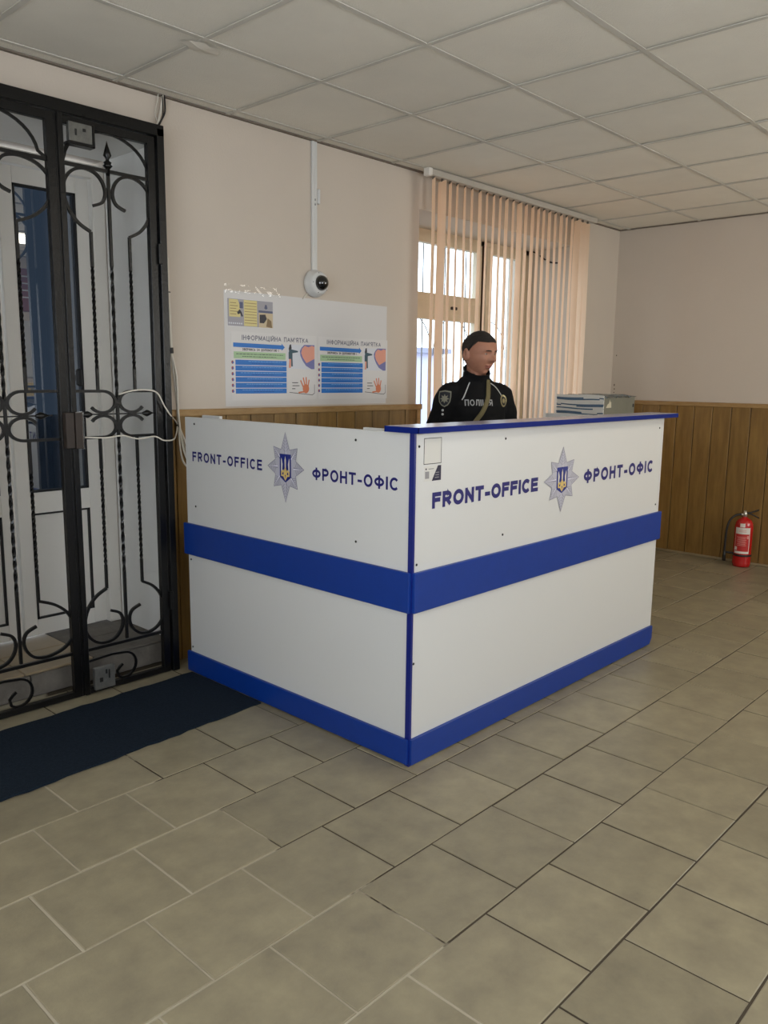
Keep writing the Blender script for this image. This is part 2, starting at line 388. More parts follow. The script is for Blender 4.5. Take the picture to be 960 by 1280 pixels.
edge = MB().box((XL, -.022, H-.004), (XR, 0, H+.002)).box((XR-.022, YF, H-.004), (XR, 0, H+.002)).box((XL, YF, H-.004), (XR, YF+.02, H)).box((XL, YF, H-.004), (XL+.02, 0, H))
edge.obj('wall_angle', mat('grey wall angle', srgb(122, 112, 100), .7, var=.3, scale=6), ceiling)
lp_ = thing('added_ceiling_lamp', 'square flat lamp panel added to the suspended ceiling out of view behind the photographer', 'lamp', (.9, -3.398, H))
lpm = MB()
for a, b in (((.612, -3.686), (.628, -3.11)), ((1.172, -3.686), (1.188, -3.11)), ((.612, -3.686), (1.188, -3.67)), ((.612, -3.126), (1.188, -3.11))): lpm.box((*a, H-.008), (*b, H+.01))
lpm.obj('lamp_rim', M_ceilbar, lp_)
em_ = bpy.data.materials.new('lamp diffuser'); em_.use_nodes = True; em_.node_tree.nodes['Principled BSDF'].inputs['Emission Color'].default_value = (1, .93, .78, 1); em_.node_tree.nodes['Principled BSDF'].inputs['Emission Strength'].default_value = 3
MB().box((.628, -3.67, H), (1.172, -3.126, H+.006)).obj('diffuser', em_, lp_)
# chipped flake at the corner of one tile
fl = MB(); N = 14; ring = [(-.57+.085*math.cos(PI*2*k/N)*(1+.15*math.sin(k*2.3)), -.63+.04*math.sin(PI*2*k/N)*(1+.2*math.cos(k*3.1)), H-.004-.003*math.sin(k)**2) for k in range(N)]
fl.add(ring+[(-.57, -.63, H-.012)], [(k, (k+1) % N, N) for k in range(N)]); fl.obj('peeling_flake', mat('bare tile core', srgb(214, 208, 196), .9), ceiling, label='pale flake peeling off a ceiling tile')

# ---- wainscot of boards on both walls (parts of the walls)
def plank_x(parent, x0, x1, z0, z1, m):
    q = MB().box((x0+.0025, -.018, z0), (x1-.0025, 0, z1), bev=.003).obj('plank', m, parent)
back_edges = [-.385, -.345, -.195, -.04, .118, .276, .434, .593, .747, .90, 1.049, 1.201, 1.352, 1.462]
for a, b in zip(back_edges[:-1], back_edges[1:]): plank_x(wall_back, a, b, .0, 1.245, M_wood)
MB().box((-.385, -.003, .0), (1.462, 0, 1.25)).obj('backing', M_groove, wall_back)
MB().box((-.372, -.026, 1.243), (1.512, 0, 1.278), bev=.003).obj('rail', M_woodrail, wall_back)
MB().box((1.462, -.022, 0), (1.500, 0, 1.243), bev=.003).obj('end_board', M_woodrail, wall_back)
x = 3.40
for a, b in ((3.40, 3.55), (3.55, 3.70), (3.70, 3.85), (3.85, 4.0), (4.0, 4.106)): plank_x(wall_back, a, b, .0, 1.245, M_wood)
MB().box((3.40, -.026, 1.243), (XR, 0, 1.278), bev=.003).obj('rail', M_woodrail, wall_back)
y = -.02
while y > YF:
    y0 = max(y-.1495, YF)
    MB().box((XR-.018, y0+.0025, .0), (XR, y-.0025, 1.245), bev=.003).obj('plank', M_woodR, wall_right); y -= .1495
MB().box((XR-.003, YF, 0), (XR, 0, 1.25)).obj('backing', M_groove, wall_right)
MB().box((XR-.026, YF, 1.243), (XR, 0, 1.278), bev=.003).obj('rail', M_woodrail, wall_right)
MB().box((XR-.032, YF, 0), (XR-.018, 0, .022), bev=.004).obj('baseboard_right', mat('pale skirting', srgb(150, 134, 104), .5, var=.3, scale=9), kind='structure')

for yy, zz, hh in ((-.035, 1.66, .006), (-.03, 1.405, .009), (-.032, 1.37, .006), (-.03, 1.34, .004)):
    MB().box((XR-.001, yy-.004, zz-hh), (XR, yy+.004, zz+hh)).obj('plaster_chip', mat('dark chip', srgb(84, 70, 58), .9), wall_right)
# ---- entrance recess: step with tiled top and cement riser blocks
SZ = .118; DY_ = .48
step = MB().box((OP['gx0'], .05, 0), (OP['gx1'], TH+.3, SZ-.012)).obj('trim_1', M_conc, kind='structure')
xs = [-1.45, -1.10, -.83, -.392]
for a, b in zip(xs[:-1], xs[1:]): MB().box((a+.003, .028, .003), (b-.003, .05, SZ-.014), bev=.004).obj('block', M_conc, step)
for a, b, m in ((-1.45, -1.125, M_step), (-1.125, -.80, M_step), (-.80, -.392, M_conc)):
    for c, d in ((.03, .31), (.31, .60)): MB().box((a+.002, c+.002, SZ-.012), (b-.002, d-.002, SZ), bev=.003).obj('tile', m, step)

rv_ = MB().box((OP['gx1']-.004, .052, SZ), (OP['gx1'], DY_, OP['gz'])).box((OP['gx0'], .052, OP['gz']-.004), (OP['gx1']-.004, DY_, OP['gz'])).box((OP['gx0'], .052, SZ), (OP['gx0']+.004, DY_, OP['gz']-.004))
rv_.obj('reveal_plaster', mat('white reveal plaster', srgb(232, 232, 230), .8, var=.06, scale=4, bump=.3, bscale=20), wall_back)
MB().box((OP['gx1']-.010, .0, .0), (OP['gx1'], .052, OP['gz'])).obj('metal_lining', M_rust, wall_back, label='dark brown metal edge of the door opening')
# ---- white plastic entrance door (two leaves) at the back of the recess
DY = .52
door = thing('door_1', None, None, (-.93, DY, SZ), kind='structure')
fr = MB(); z0, z1 = SZ, 2.47
fr.box((-.462, DY-.035, z0), (-.394, DY+.05, z1), bev=.004); fr.box((-1.449, DY-.035, z0), (-1.39, DY+.05, z1), bev=.004); fr.box((-1.449, DY-.034, 2.405), (-.394, DY+.049, z1), bev=.004)
fr.obj('door_frame', M_pvc, door)
def leaf(xa, xb, gl, gr, handle):
    L = MB(); z0, z1 = SZ+.012, 2.398; y0, y1 = DY-.02, DY+.05
    gz0, gz1, pz0, pz1 = .86, 2.322, .212, .755
    L.box((xa, y0, z0), (gl, y1, z1), bev=.003); L.box((gr, y0, z0), (xb, y1, z1), bev=.003)
    L.box((gl, y0, gz1), (gr, y1, z1)); L.box((gl, y0, pz1), (gr, y1, gz0)); L.box((gl, y0, z0), (gr, y1, pz0))
    L.box((gl, y0+.014, pz0), (gr, y1-.01, pz1))
    lf = L.obj('door_leaf', M_pvc, door)
    g = MB()
    for (a, b, c, d) in ((gl, gr, gz0, gz1), (gl, gr, pz0, pz1)):
        e = .009
        g.box((a, y0-.003, c), (a+e, y0+.02, d)).box((b-e, y0-.003, c), (b, y0+.02, d)).box((a, y0-.003, c), (b, y0+.02, c+e)).box((a, y0-.003, d-e), (b, y0+.02, d))
    g.obj('gasket', M_seal, lf)
    MB().box((gl+.004, y0+.018, gz0+.004), (gr-.004, y0+.022, gz1-.004)).obj('glass_pane', M_glass, lf)
    if handle:
        h = MB().box((-.60, y0-.045, 1.385), (-.57, y0-.02, 1.47), bev=.008).box((-.592, y0-.03, 1.41), (-.578, y0, 1.44))
        h.obj('handle', M_black, lf)
leaf(-.918, -.475, -.851, -.545, True)
leaf(-1.378, -.930, -1.30, -.997, False)
# plaster patch at the foot of the side reveal
# ---- wooden window: frame, sashes, panes
WY = .42
win = thing('window_1', None, None, (2.41, WY, .9), kind='structure')
wfm = MB(); x0, x1, z0, z1 = OP['wx0'], OP['wx1'], OP['wz0'], OP['wz1']
wfm.box((x0, WY, z0), (x0+.07, WY+.07, z1)); wfm.box((x1-.07, WY, z0), (x1, WY+.07, z1)); wfm.box((x0, WY, z1-.035), (x1, WY+.07, z1)); wfm.box((x0, WY, z0), (x1, WY+.07, z0+.06))
wfm.box((2.70, WY, z0), (2.76, WY+.07, z1))
wfm.obj('frame', M_frame, win)
MB().box((2.712, WY-.014, z0+.05), (2.722, WY, z1-.035)).obj('gap_strip', mat('dark seam', srgb(70, 52, 36), .7), win)
def sash(a, b, c, d, e=.055, et=None):
    y0 = WY-.012; y1 = WY+.04; et = et or e
    s = MB().box((a, y0, c), (a+e, y1, d), bev=.004).box((b-e, y0, c), (b, y1, d), bev=.004).box((a+e, y0, c), (b-e, y1, c+e)).box((a+e, y0, d-et), (b-e, y1, d)).obj('sash', M_frame, win)
    MB().box((a+e, WY+.012, c+e), (b-e, WY+.016, d-et)).obj('pane', M_wglass, s); return s
sash(1.545, 2.70, 2.0, 2.455, .055); sash(1.545, 2.70, .91, 1.93, .06)
MB().box((1.545, WY-.005, 1.93), (2.70, WY+.06, 2.0)).obj('transom', M_frame, win)
sash(2.765, 3.30, .91, 2.455, .075, .05)
for z in (1.952, ): MB().box((2.33, WY-.02, z), (2.40, WY-.004, z+.022), bev=.004).obj('latch', M_rust, win)
for z in (2.25, 1.5): MB().tube([(2.735, WY-.016, z), (2.735, WY-.016, z+.07)], .008, 8).obj('hinge', M_rust, win)
MB().box((x0-.02, -.03, z0-.03), (x1, WY, z0+.005), bev=.004).obj('sill', M_pvc, win)
# garden grille and pale ground outside
grille = thing('window_grille', 'thin iron grille with curved bars outside the window behind the blinds', 'grille', (2.41, .66, .9))
for k in range(8): MB().tube([(1.5+k*.265, .66, .86), (1.5+k*.265, .66, 2.48)], .005, 6).obj('bar', M_steel, grille)
for k in range(4):
    cx = 1.68+k*.5
    MB().tube([(cx+.24*math.cos(t), .668, 1.62+.30*math.sin(t)) for t in [PI*q/14 for q in range(15)]], .004, 6).obj('arc_bar', M_steel, grille)
MB().box((-14, TH+.01, -.35), (22, 30, -.25)).obj('yard', mat('pale yard paving', srgb(150, 150, 150), .9, var=.2, scale=1), kind='structure')
bd = thing('building', 'pale lavender building seen faintly through the window panes', 'building', (13, 14, -.25))
MB().box((9, 12, -.25), (16.5, 17, 2.15)).obj('wall', mat('lavender render', srgb(190, 190, 215), .9), bd)
MB().box((8.8, 11.8, 2.15), (16.7, 17.2, 2.3)).obj('roof', mat('grey roof', srgb(140, 142, 160), .9), bd)
# black cable with grey clips stuck on the window reveal
cb = thing('black_cable', 'short black cable with pale tape on the plaster beside the window frame', 'cable', (3.35, .25, 2.4))
MB().tube(smooth_path([(3.352, .41, 2.487), (3.352, .35, 2.475), (3.352, .27, 2.42), (3.352, .20, 2.385), (3.352, .12, 2.375)]), .006, 8).obj('cord', M_bcable, cb)
for t in ((3.350, .32, 2.452), (3.350, .235, 2.395)): MB().box((t[0]-.006, t[1]-.014, t[2]-.012), (3.36, t[1]+.014, t[2]+.012), bev=.002).obj('clip', M_cable, cb)

def board(x0, x1, z0, z1, m, label, cat, lines=0):
    t = thing('notice_board', label, cat, ((x0+x1)/2, YF, (z0+z1)/2))
    MB().box((x0, YF, z0), (x1, YF+.015, z1), bev=.003).obj('board', m, t)
    q = MB()
    for k in range(lines): q.box((x0+.06, YF+.015, z1-.09-k*.075), (x1-.06-.08*(k % 3), YF+.0165, z1-.075-k*.075))
    if lines: q.obj('print', mat('board print', srgb(190, 186, 180), .6), t)
board(1.22, 2.12, 2.12, 2.58, mat('dull red board', srgb(120, 52, 44), .6), 'dull red board high on the wall behind the photographer', 'board', 4)
board(1.25, 2.0, 1.40, 2.02, mat('pale board', srgb(190, 190, 188), .6), 'pale notice board under the red board behind the photographer', 'board')
board(1.20, 2.05, .98, 1.34, mat('yellow board', srgb(196, 170, 96), .6), 'yellow notice board under the pale one behind the photographer', 'board')
# ================================================================== RECEPTION DESK
DX, DYF, L1, L2 = -.4012, -1.6174, 1.43, 2.035     # corner, length to the wall side, length of the front
yB = DYF+L1; xE = DX+L2
desk = thing('reception_desk', 'large white L-shaped reception desk with blue bands and FRONT-OFFICE lettering', 'desk', (DX, DYF, 0))
T = .018
# left face (normal -x) panels and front face (normal -y) panels
MB().box((DX, DYF+T, .02), (DX+T, yB, 1.252), bev=.0015).obj('side_panel', M_white, desk)
MB().box((DX+.004, DYF, .02), (xE-.025, DYF+T, 1.250), bev=.0015).obj('front_panel', M_white, desk)
MB().box((DX-.004, DYF-.004, .0), (DX+.007, DYF+T, 1.252)).obj('corner_edge', M_navy, desk)
MB().box((DX-.016, DYF+.001, .597), (DX, yB+.012, .748), bev=.002).obj('blue_band', M_blue, desk, label='blue band around the desk at mid height')
MB().box((DX-.001, DYF-.016, .597), (xE+.004, DYF, .748), bev=.002).obj('blue_band', M_blue, desk, label='blue band around the desk at mid height')
MB().box((DX-.014, DYF+.0, .008), (DX, yB+.012, .107), bev=.002).obj('skirting', M_blue, desk)
sk = MB(); sk.prism([(0, .008), (L2-.035, .008), (L2-.01, .04), (L2-.01, .107), (0, .107)], lambda u, v, t: (DX-.001+u, t, v), DYF-.014, DYF)
sk.obj('skirting', M_blue, desk)
MB().box((xE-.025, DYF, .02), (xE-.007, DYF+.72, 1.250)).obj('end_panel', M_white, desk)
MB().box((DX-.030, DYF-.044, 1.255), (xE+.062, DYF+.115, 1.276), bev=.002).obj('ledge', [mat('grey-lilac laminate', srgb(150, 150, 172), .22)], desk, label='raised ledge with glossy top and blue edge')
eb = MB().box((DX-.0315, DYF-.0455, 1.2545), (xE+.0635, DYF-.043, 1.2752)).box((DX-.0315, DYF-.0455, 1.2545), (DX-.029, DYF+.1165, 1.2752)).box((xE+.061, DYF-.0455, 1.2545), (xE+.0635, DYF+.1165, 1.2752)).box((DX-.0315, DYF+.114, 1.2545), (xE+.0635, DYF+.1165, 1.2752))
eb.obj('edge_banding', mat('blue edge banding', srgb(4, 28, 108), .6, spec=.15), desk)
MB().box((DX+T, DYF+.42, .74), (xE-.03, DYF+.445, 1.0)).obj('shelf_back', M_white, desk)
MB().box((DX+T, DYF+T, .735), (xE-.025, DYF+.62, .76)).obj('worktop', M_white, desk)
MB().box((DX+T, DYF+.62, .735), (DX+.52, yB, .76)).obj('worktop', M_white, desk)
MB().box((DX+.04, -.405, .76), (DX+.056, -.27, 1.262)).obj('upright', M_white, desk)
MB().box((DX+.04, -1.425, .76), (DX+.056, -1.325, 1.258)).obj('upright', M_white, desk)
screw = MB().lathe([(.0001, .0025), (.004, .002), (.0052, 0)], 10); so = screw.obj('screw', M_black); sme = so.data; bpy.data.objects.remove(so)
for (u, v) in ((-.265, 1.222), (-.26, .834), (-1.326, 1.212), (-1.33, .822), (-.21, .57), (-.205, .13)):
    o = link('screw', sme, desk, loc=(DX-.001-desk.location.x, u-desk.location.y, v)); o.rotation_euler = (0, -PI/2, 0)
for (u, v) in ((-.375, 1.205), (.159, 1.209), (.161, .815), (-.378, .775), (-.385, .40), (1.575, 1.20), (1.585, .79)):
    o = link('screw', sme, desk, loc=(u-desk.location.x, DYF-.001-desk.location.y, v)); o.rotation_euler = (PI/2, 0, 0)
fL = lambda u, v, t: (DX-.0012-t, -u, v)          # u grows towards the corner (screen right)
fR = lambda u, v, t: (u, DYF-.0012-t, v)
m = MB(); text(m, 'FRONT-OFFICE', fL, .244, .762, 1.0475, .0455, .20, .30); m.obj('lettering', M_ink, desk, label='dark blue FRONT-OFFICE lettering')
m = MB(); text(m, 'ФРОНТ-ОФІС', fL, 1.082, 1.545, 1.040, .048, .20, .22); m.obj('lettering', M_ink, desk, label='dark blue Cyrillic lettering')
m = MB(); text(m, 'FRONT-OFFICE', fR, -.297, .412, .972, .060, .27, .13); m.obj('lettering', M_ink, desk, label='dark blue FRONT-OFFICE lettering')
m = MB(); text(m, 'ФРОНТ-ОФІС', fR, .802, 1.524, .971, .063, .25, .22); m.obj('lettering', M_ink, desk, label='dark blue Cyrillic lettering')
M_sl = mat('badge silver', srgb(176, 175, 186), .5); M_sd = mat('badge silver dark', srgb(122, 120, 138), .5); M_shl = mat('badge highlight', srgb(222, 221, 232), .5)
M_gold = mat('badge gold', srgb(206, 178, 104), .5); M_shield = mat('badge shield blue', srgb(16, 34, 120), .5); M_pale = mat('badge trident pale', srgb(205, 200, 190), .5)
def emblem(f, cu, cv, sxx, name_label):
    """eight pointed police star, shield and trident; sxx stretches across"""
    e = MB(); tips = []
    R = [.145, .118, .122, .118, .145, .118, .122, .118]
    for k in range(8):
        a = PI/2-k*PI/4; tips.append((math.cos(a)*R[k]*sxx*(1 if k % 2 == 0 else .96), math.sin(a)*R[k]))
    inn = []
    for k in range(8):
        a = PI/2-(k+.5)*PI/4; inn.append((math.cos(a)*.074*sxx, math.sin(a)*.080))
    for k in range(8):
        t = tips[k]; l = inn[k-1]; r = inn[k]
        e.add([f(cu+x, cv+y, .0004) for x, y in ((0, 0), l, t)], [(0, 1, 2)], 0)
        e.add([f(cu+x, cv+y, .0004) for x, y in ((0, 0), t, r)], [(0, 1, 2)], 0 if k % 2 else 0)
        tv = V(t); d = tv.normalized(); n = V((-d.y, d.x))
        for side, mi in ((1, 1), (-1, 2)):      # dark and light line down the middle of each ray
            q = [d*.05, tv*.985, d*.05+n*side*.0045]; e.add([f(cu+p.x, cv+p.y, .0007) for p in q], [(0, 1, 2)], mi)
        for side, o2 in ((1, V(l)), (-1, V(r))):  # fine ribs across the ray
            for s in range(1, 6):
                a0 = d*.05*(1-s/7)+tv*(s/7); b0 = V((0, 0))*(1-s/7)+o2*(1-s/7)+tv*(s/7)
                dr = (b0-a0)*.92; w2 = d*.0011
                e.add([f(cu+p.x, cv+p.y, .0006) for p in (a0+dr*.15-w2, a0+dr-w2, a0+dr+w2, a0+dr*.15+w2)], [(0, 1, 2, 3)], 1)
    ol = []
    for k in range(8): ol += [tips[k], inn[k]]
    strokes(e, [(cu+x, cv+y) for x, y in ol+[ol[0]]], f, .0022, .0008, 1)
    em = e.obj('star_badge', [M_sl, M_sd, M_shl], desk, label=name_label)
    s = MB(); k = sxx
    def P(q, lift, mi): s.add([f(cu+x*k, cv+y, lift) for x, y in q], [tuple(range(len(q)))], mi)
    P([(-.038, .056), (.038, .056), (.038, -.040), (0, -.062), (-.038, -.040)], .0009, 0)
    for x in (-1, 1):
        P([(x*.026, .040), (x*.029, .030), (x*.029, -.030), (x*.022, -.030), (x*.020, .0), (x*.018, .014)], .0012, 2)
        P([(x*.029, -.036), (x*.029, -.016), (x*.012, -.008), (x*.010, -.018), (x*.020, -.022), (x*.020, -.030), (x*.008, -.030), (x*.008, -.038)], .0013, 1)
    P([(0, .048), (.005, .03), (.004, -.002), (.012, -.022), (.012, -.04), (0, -.055), (-.012, -.04), (-.012, -.022), (-.004, -.002), (-.005, .03)], .0014, 1)
    P([(0, .048), (.004, .03), (.003, 0), (-.003, 0), (-.004, .03)], .0016, 2)
    P([(-.003, -.03), (.003, -.03), (0, -.046)], .0016, 0)
    s.obj('shield', [M_shield, M_gold, M_pale], em, label='blue shield with gold trident')
emblem(fL, .917, 1.073, .97*.118/.122, 'grey eight-pointed star badge')
emblem(fR, .608, 1.006, 1.2, 'grey eight-pointed star badge')
# stickers (square code left out: blank framed sticker) and small card under it
st = MB(); a, b, c, d = -.349, -.250, 1.138, 1.233
st.box((a, DYF-.0012, c), (b, DYF, d), 0)
for q in (((a, c), (b, c+.0022)), ((a, d-.0022), (b, d)), ((a, c), (a+.002, d)), ((b-.002, c), (b, d))): st.box((q[0][0], DYF-.0016, q[0][1]), (q[1][0], DYF-.001, q[1][1]), 1)
st.obj('sticker', [mat('sticker', srgb(206, 204, 198), .5), M_black], desk, label='blank pale sticker with thin black outline')
st = MB(); st.box((-.345, DYF-.001, 1.076), (-.25, DYF, 1.131), 0)
st.prism([(-.302, 1.076), (-.25, 1.076), (-.25, 1.131), (-.268, 1.131)], lambda u, v, t: (u, t, v), DYF-.0016, DYF-.001, 1)
for k in range(3): st.box((-.285+k*.002, DYF-.0020, 1.086+k*.009), (-.262, DYF-.0015, 1.089+k*.009), 2)
st.box((-.338, DYF-.0016, 1.118), (-.332, DYF-.001, 1.124), 1); st.box((-.322, DYF-.0016, 1.119), (-.292, DYF-.001, 1.122), 2)
st.box((-.340, DYF-.0016, 1.086), (-.318, DYF-.001, 1.112), 2)
st.obj('sticker', [mat('sticker', srgb(206, 204, 198), .5), mat('sticker dark', srgb(22, 18, 52), .4), mat('sticker grey', srgb(140, 138, 140), .5)], desk, label='small sticker with dark slanted corner')

# ================================================================== IRON GATE
GY = -.11; KG = (CAM.y-GY)/(CAM.y+.05)
def G(x, z, y=0): return V((CAM.x+(x-CAM.x)*KG, GY+y, max(.004, CAM.z+(z-CAM.z)*KG)))
def gb(mb, x0, z0, x1, z1, y0=-.0125, y1=.0125, mi=0, bev=.002):
    a = G(x0, z0); b = G(x1, z1); mb.box((a.x, GY+y0, a.z), (b.x, GY+y1, b.z), mi, bev); return mb
gf = thing('gate_surround', 'black iron door frame fixed to the wall around the wrought-iron gate leaves', 'gate frame', (-.92, GY, 0))
q = MB(); gb(q, -.432, -.03, -.396, 2.545, -.025, .02); q.obj('post', M_iron, gf)
a = G(-.400, 0).x; MB().box((a, GY+.02, .004), (a+.012, -.002, 2.51), bev=.002).obj('jamb', M_rust, gf)
MB().box((-1.462, GY+.02, .004), (-1.440, -.002, 2.51), bev=.002).obj('jamb', M_rust, gf)
q = MB(); gb(q, -1.46, 2.510, -.396, 2.560, -.025, .02); q.obj('top_beam', M_iron, gf)
q = MB(); aa = G(-1.46, 2.52); bb = G(-.40, 2.52); q.box((aa.x, GY+.02, aa.z-.012), (bb.x, -.001, aa.z+.02)); q.obj('head_plate', M_iron, gf)
q = MB(); gb(q, -1.46, -.03, -1.425, 2.545, -.025, .02); q.obj('post', M_iron, gf)
q = MB(); gb(q, -1.43, -.05, -.43, -.018, .0, .03); q.obj('threshold_bar', M_rust, gf)
for z in (.30, 1.95): gb(MB(), -.443, z, -.424, z+.09, -.03, -.012).obj('hinge', M_iron, gf)

def path(pts): return [G(x, z) for x, z in pts]
def circ(cx, cz, r, a0, a1, n=18, rz=None): return [(cx+r*math.cos(math.radians(a0+(a1-a0)*i/n)), cz+(rz or r)*math.sin(math.radians(a0+(a1-a0)*i/n))) for i in range(n+1)]
def gate_leaf(dx, plates, label, ur=.208):
    c = -.667+dx
    gl = thing('gate_leaf', label, 'gate', (G(c, 0).x, GY, .0), group='leaves of the iron gate')
    def P(u, z): return (c+u, z)
    def bar(pts, r=.0068, name='scroll', tw=0, smooth=False, y=0):
        mm = MB(); mm.tube([p+V((0, y, 0)) for p in path(pts)], r*1.2, 4, square=True, twist=tw, smooth=False); return mm.obj(name, M_iron, gl)
    # stiles and rails
    for u in (-.222, ur):
        gb(MB(), c+u-.018, -.02, c+u+.018, 2.505, -.015, .015).obj('stile', M_iron, gl)
    gb(MB(), c-.24, 2.470, c+ur+.018, 2.505, -.014, .014).obj('top_rail', M_iron, gl)
    gb(MB(), c-.24, -.02, c+ur+.018, .008, -.014, .014).obj('bottom_rail', M_iron, gl)
    for z in (2.318, .188): gb(MB(), c-.205, z-.007, c+ur-.013, z+.007, -.007, .007, bev=0).obj('cross_bar', M_iron, gl)
    # arch above the upper cross bar
    bar([P(-.205+.0, 2.32)]+[P(-.2*math.cos(t), 2.32+.155*math.sin(t)) for t in [PI*k/20 for k in range(1, 20)]]+[P(ur-.013, 2.32)], .006, 'arch_bar')
    # centre bar: twisted rod with spear head and collar
    zz = [2.30-.02*k for k in range(106)]
    mm = MB(); pts = path([P(0, z) for z in zz]); seg = []
    mm.tube(pts[:20], .0085, 4, square=True, smooth=False)
    mm.tube(pts[19:50], .0082, 4, square=True, twist=30, smooth=False); mm.tube(pts[49:58], .0085, 4, square=True, smooth=False)
    mm.tube(pts[57:90], .0082, 4, square=True, twist=30, smooth=False); mm.tube(pts[89:], .0085, 4, square=True, smooth=False)
    mm.obj('centre_bar', M_iron, gl)
    M0 = Matrix.Translation(G(c, 2.31))
    sp = MB().lathe([(.009, -.01), (.010, .018), (.016, .024), (.022, .03), (.014, .036), (.018, .044), (.008, .052), (.008, .060), (.018, .072), (.012, .092), (.004, .118), (.0005, .132)], 8, M=M0)
    sp.obj('spear_head', M_iron, gl)
    # side bars and round scrolls above and below
    for s in (-1, 1):
        u0 = s*.092
        for (za, zb, zc) in ((2.054, 1.372, 1.70), (1.168, .462, .80)):
            n = int(abs(za-zb)/.016); zs = [za+(zb-za)*k/n for k in range(n+1)]
            pts = path([P(u0, z) for z in zs]); k1 = int(n*.22); k2 = int(n*.86)
            mm = MB(); mm.tube(pts[:k1+1], .008, 4, square=True, smooth=False); mm.tube(pts[k1:k2+1], .0082, 4, square=True, twist=62, smooth=False); mm.tube(pts[k2:], .008, 4, square=True, smooth=False)
            mm.obj('twisted_bar', M_iron, gl)
        cu = s*.108; r = .094
        a0 = 75 if s < 0 else 105
        # C scrolls: from the corner on the side bar, out, round over the top and back in to a hook
        cs = [(-.093, 2.054), (-.145, 2.083), (-.185, 2.13), (-.205, 2.19), (-.202, 2.245), (-.17, 2.290), (-.12, 2.311), (-.065, 2.303), (-.03, 2.27), (-.017, 2.225), (-.032, 2.185), (-.076, 2.164)]
        def wide(u): return u if abs(u) < .1 or s < 0 else .1+(abs(u)-.1)*(ur-.103)/.105
        uu = [(-s*u_ if s > 0 else u_, z_) for u_, z_ in cs]
        uu = [((wide(u_) if s > 0 else u_), z_) for u_, z_ in uu]
        for v in (1, -1):
            q = [P(u_, z_ if v > 0 else .462-(z_-2.054)) for u_, z_ in uu]
            sp_ = [(p_.x, p_.y) for p_ in smooth_path([V((a_, b_, 0)) for a_, b_ in q], 5)]
            bar(sp_, .0072, 'scroll')
        # pair of hooks at mid height
        e = -.205 if s < 0 else ur-.003
        for v in (1, -1):
            zc = 1.267+v*.103
            pts = [P(e, zc), P(s*.11, zc)]+[P(s*.072+(-s)*.062*math.sin(math.radians(t)), 1.267+v*.055+v*.048*math.cos(math.radians(t))) for t in range(0, 241, 15)]
            bar(pts, .0072, 'hook_scroll')
        # pointed rod with a drop
        bar([P(0, 1.267), P(s*.20, 1.267)], .0035, 'pin_rod')
        gp = G(c+s*.150, 1.267)
        Mr = Matrix.Translation(gp) @ Matrix.Rotation(s*PI/2, 4, 'Y')
        MB().lathe([(.003, -.028), (.009, -.018), (.016, -.004), (.013, .008), (.005, .024), (.001, .036)], 10, M=Mr).obj('drop', M_iron, gl)
    # running scroll in the bottom panel
    bar([P(-.205, .132), P(-.08, .140), P(-.02, .134)]+[P(-.02+.062*math.sin(math.radians(t)), .072+.062*math.cos(math.radians(t))) for t in range(12, 196, 14)]+[P(-.052, .022), P(-.058, .05), P(-.044, .066), P(-.028, .078)], .006, 'bottom_scroll')
    if plates:
        lp = MB(); gb(lp, -.852, 2.404, -.748, 2.482, -.03, -.005); lb = lp.obj('lock_plate', M_steel, gl, label='grey steel plate in the top corner')
        lp = MB(); gb(lp, -.858, 2.392, -.738, 2.404, -.034, .01); gb(lp, -.748, 2.392, -.738, 2.485, -.034, .01); lp.obj('bracket', M_iron, gl)
        bar([(-.755, 2.398), (-.85, 2.395), (-.868, 2.36), (-.874, 2.32)], .006, 'brace')
        lp = MB(); gb(lp, -.852, -.006, -.752, .098, -.03, -.005); lb2 = lp.obj('lock_plate', M_steel, gl, label='grey steel plate in the bottom corner')
        for sl_ in ((-.83, .03, -.815, .05), (-.80, .065, -.792, .085), (-.785, .04, -.779, .082)): gb(MB(), *sl_, -.033, -.029, bev=0).obj('slot', M_black, lb2)
        for sl_ in ((-.825, 2.43, -.818, 2.455), (-.79, 2.45, -.778, 2.462)): gb(MB(), *sl_, -.033, -.029, bev=0).obj('slot', M_black, lb)
        lp = MB(); gb(lp, -.936, 1.125, -.898, 1.279, -.045, -.012); gb(lp, -.895, 1.122, -.862, 1.281, -.05, -.012); lk = lp.obj('lock_box', M_rust, gl, label='dark brown lock box at mid height')
        q = MB(); gb(q, -.866, 1.118, -.856, 1.284, -.052, -.02); gb(q, -.895, 1.276, -.858, 1.284, -.052, -.02); q.obj('cover', glass('clear cover', (.9, .9, .9, 1), .05, 1.5, .15), lk)
        gb(MB(), -.897, -.02, -.872, 2.53, -.022, -.012).obj('cover_strip', M_iron, gl)
    return gl
gate_leaf(0, True, 'black wrought-iron gate leaf beside the white cables, with steel lock plates')
gate_leaf(-.505, False, 'black wrought-iron gate leaf cut off by the photo edge, without lock plates', .248)

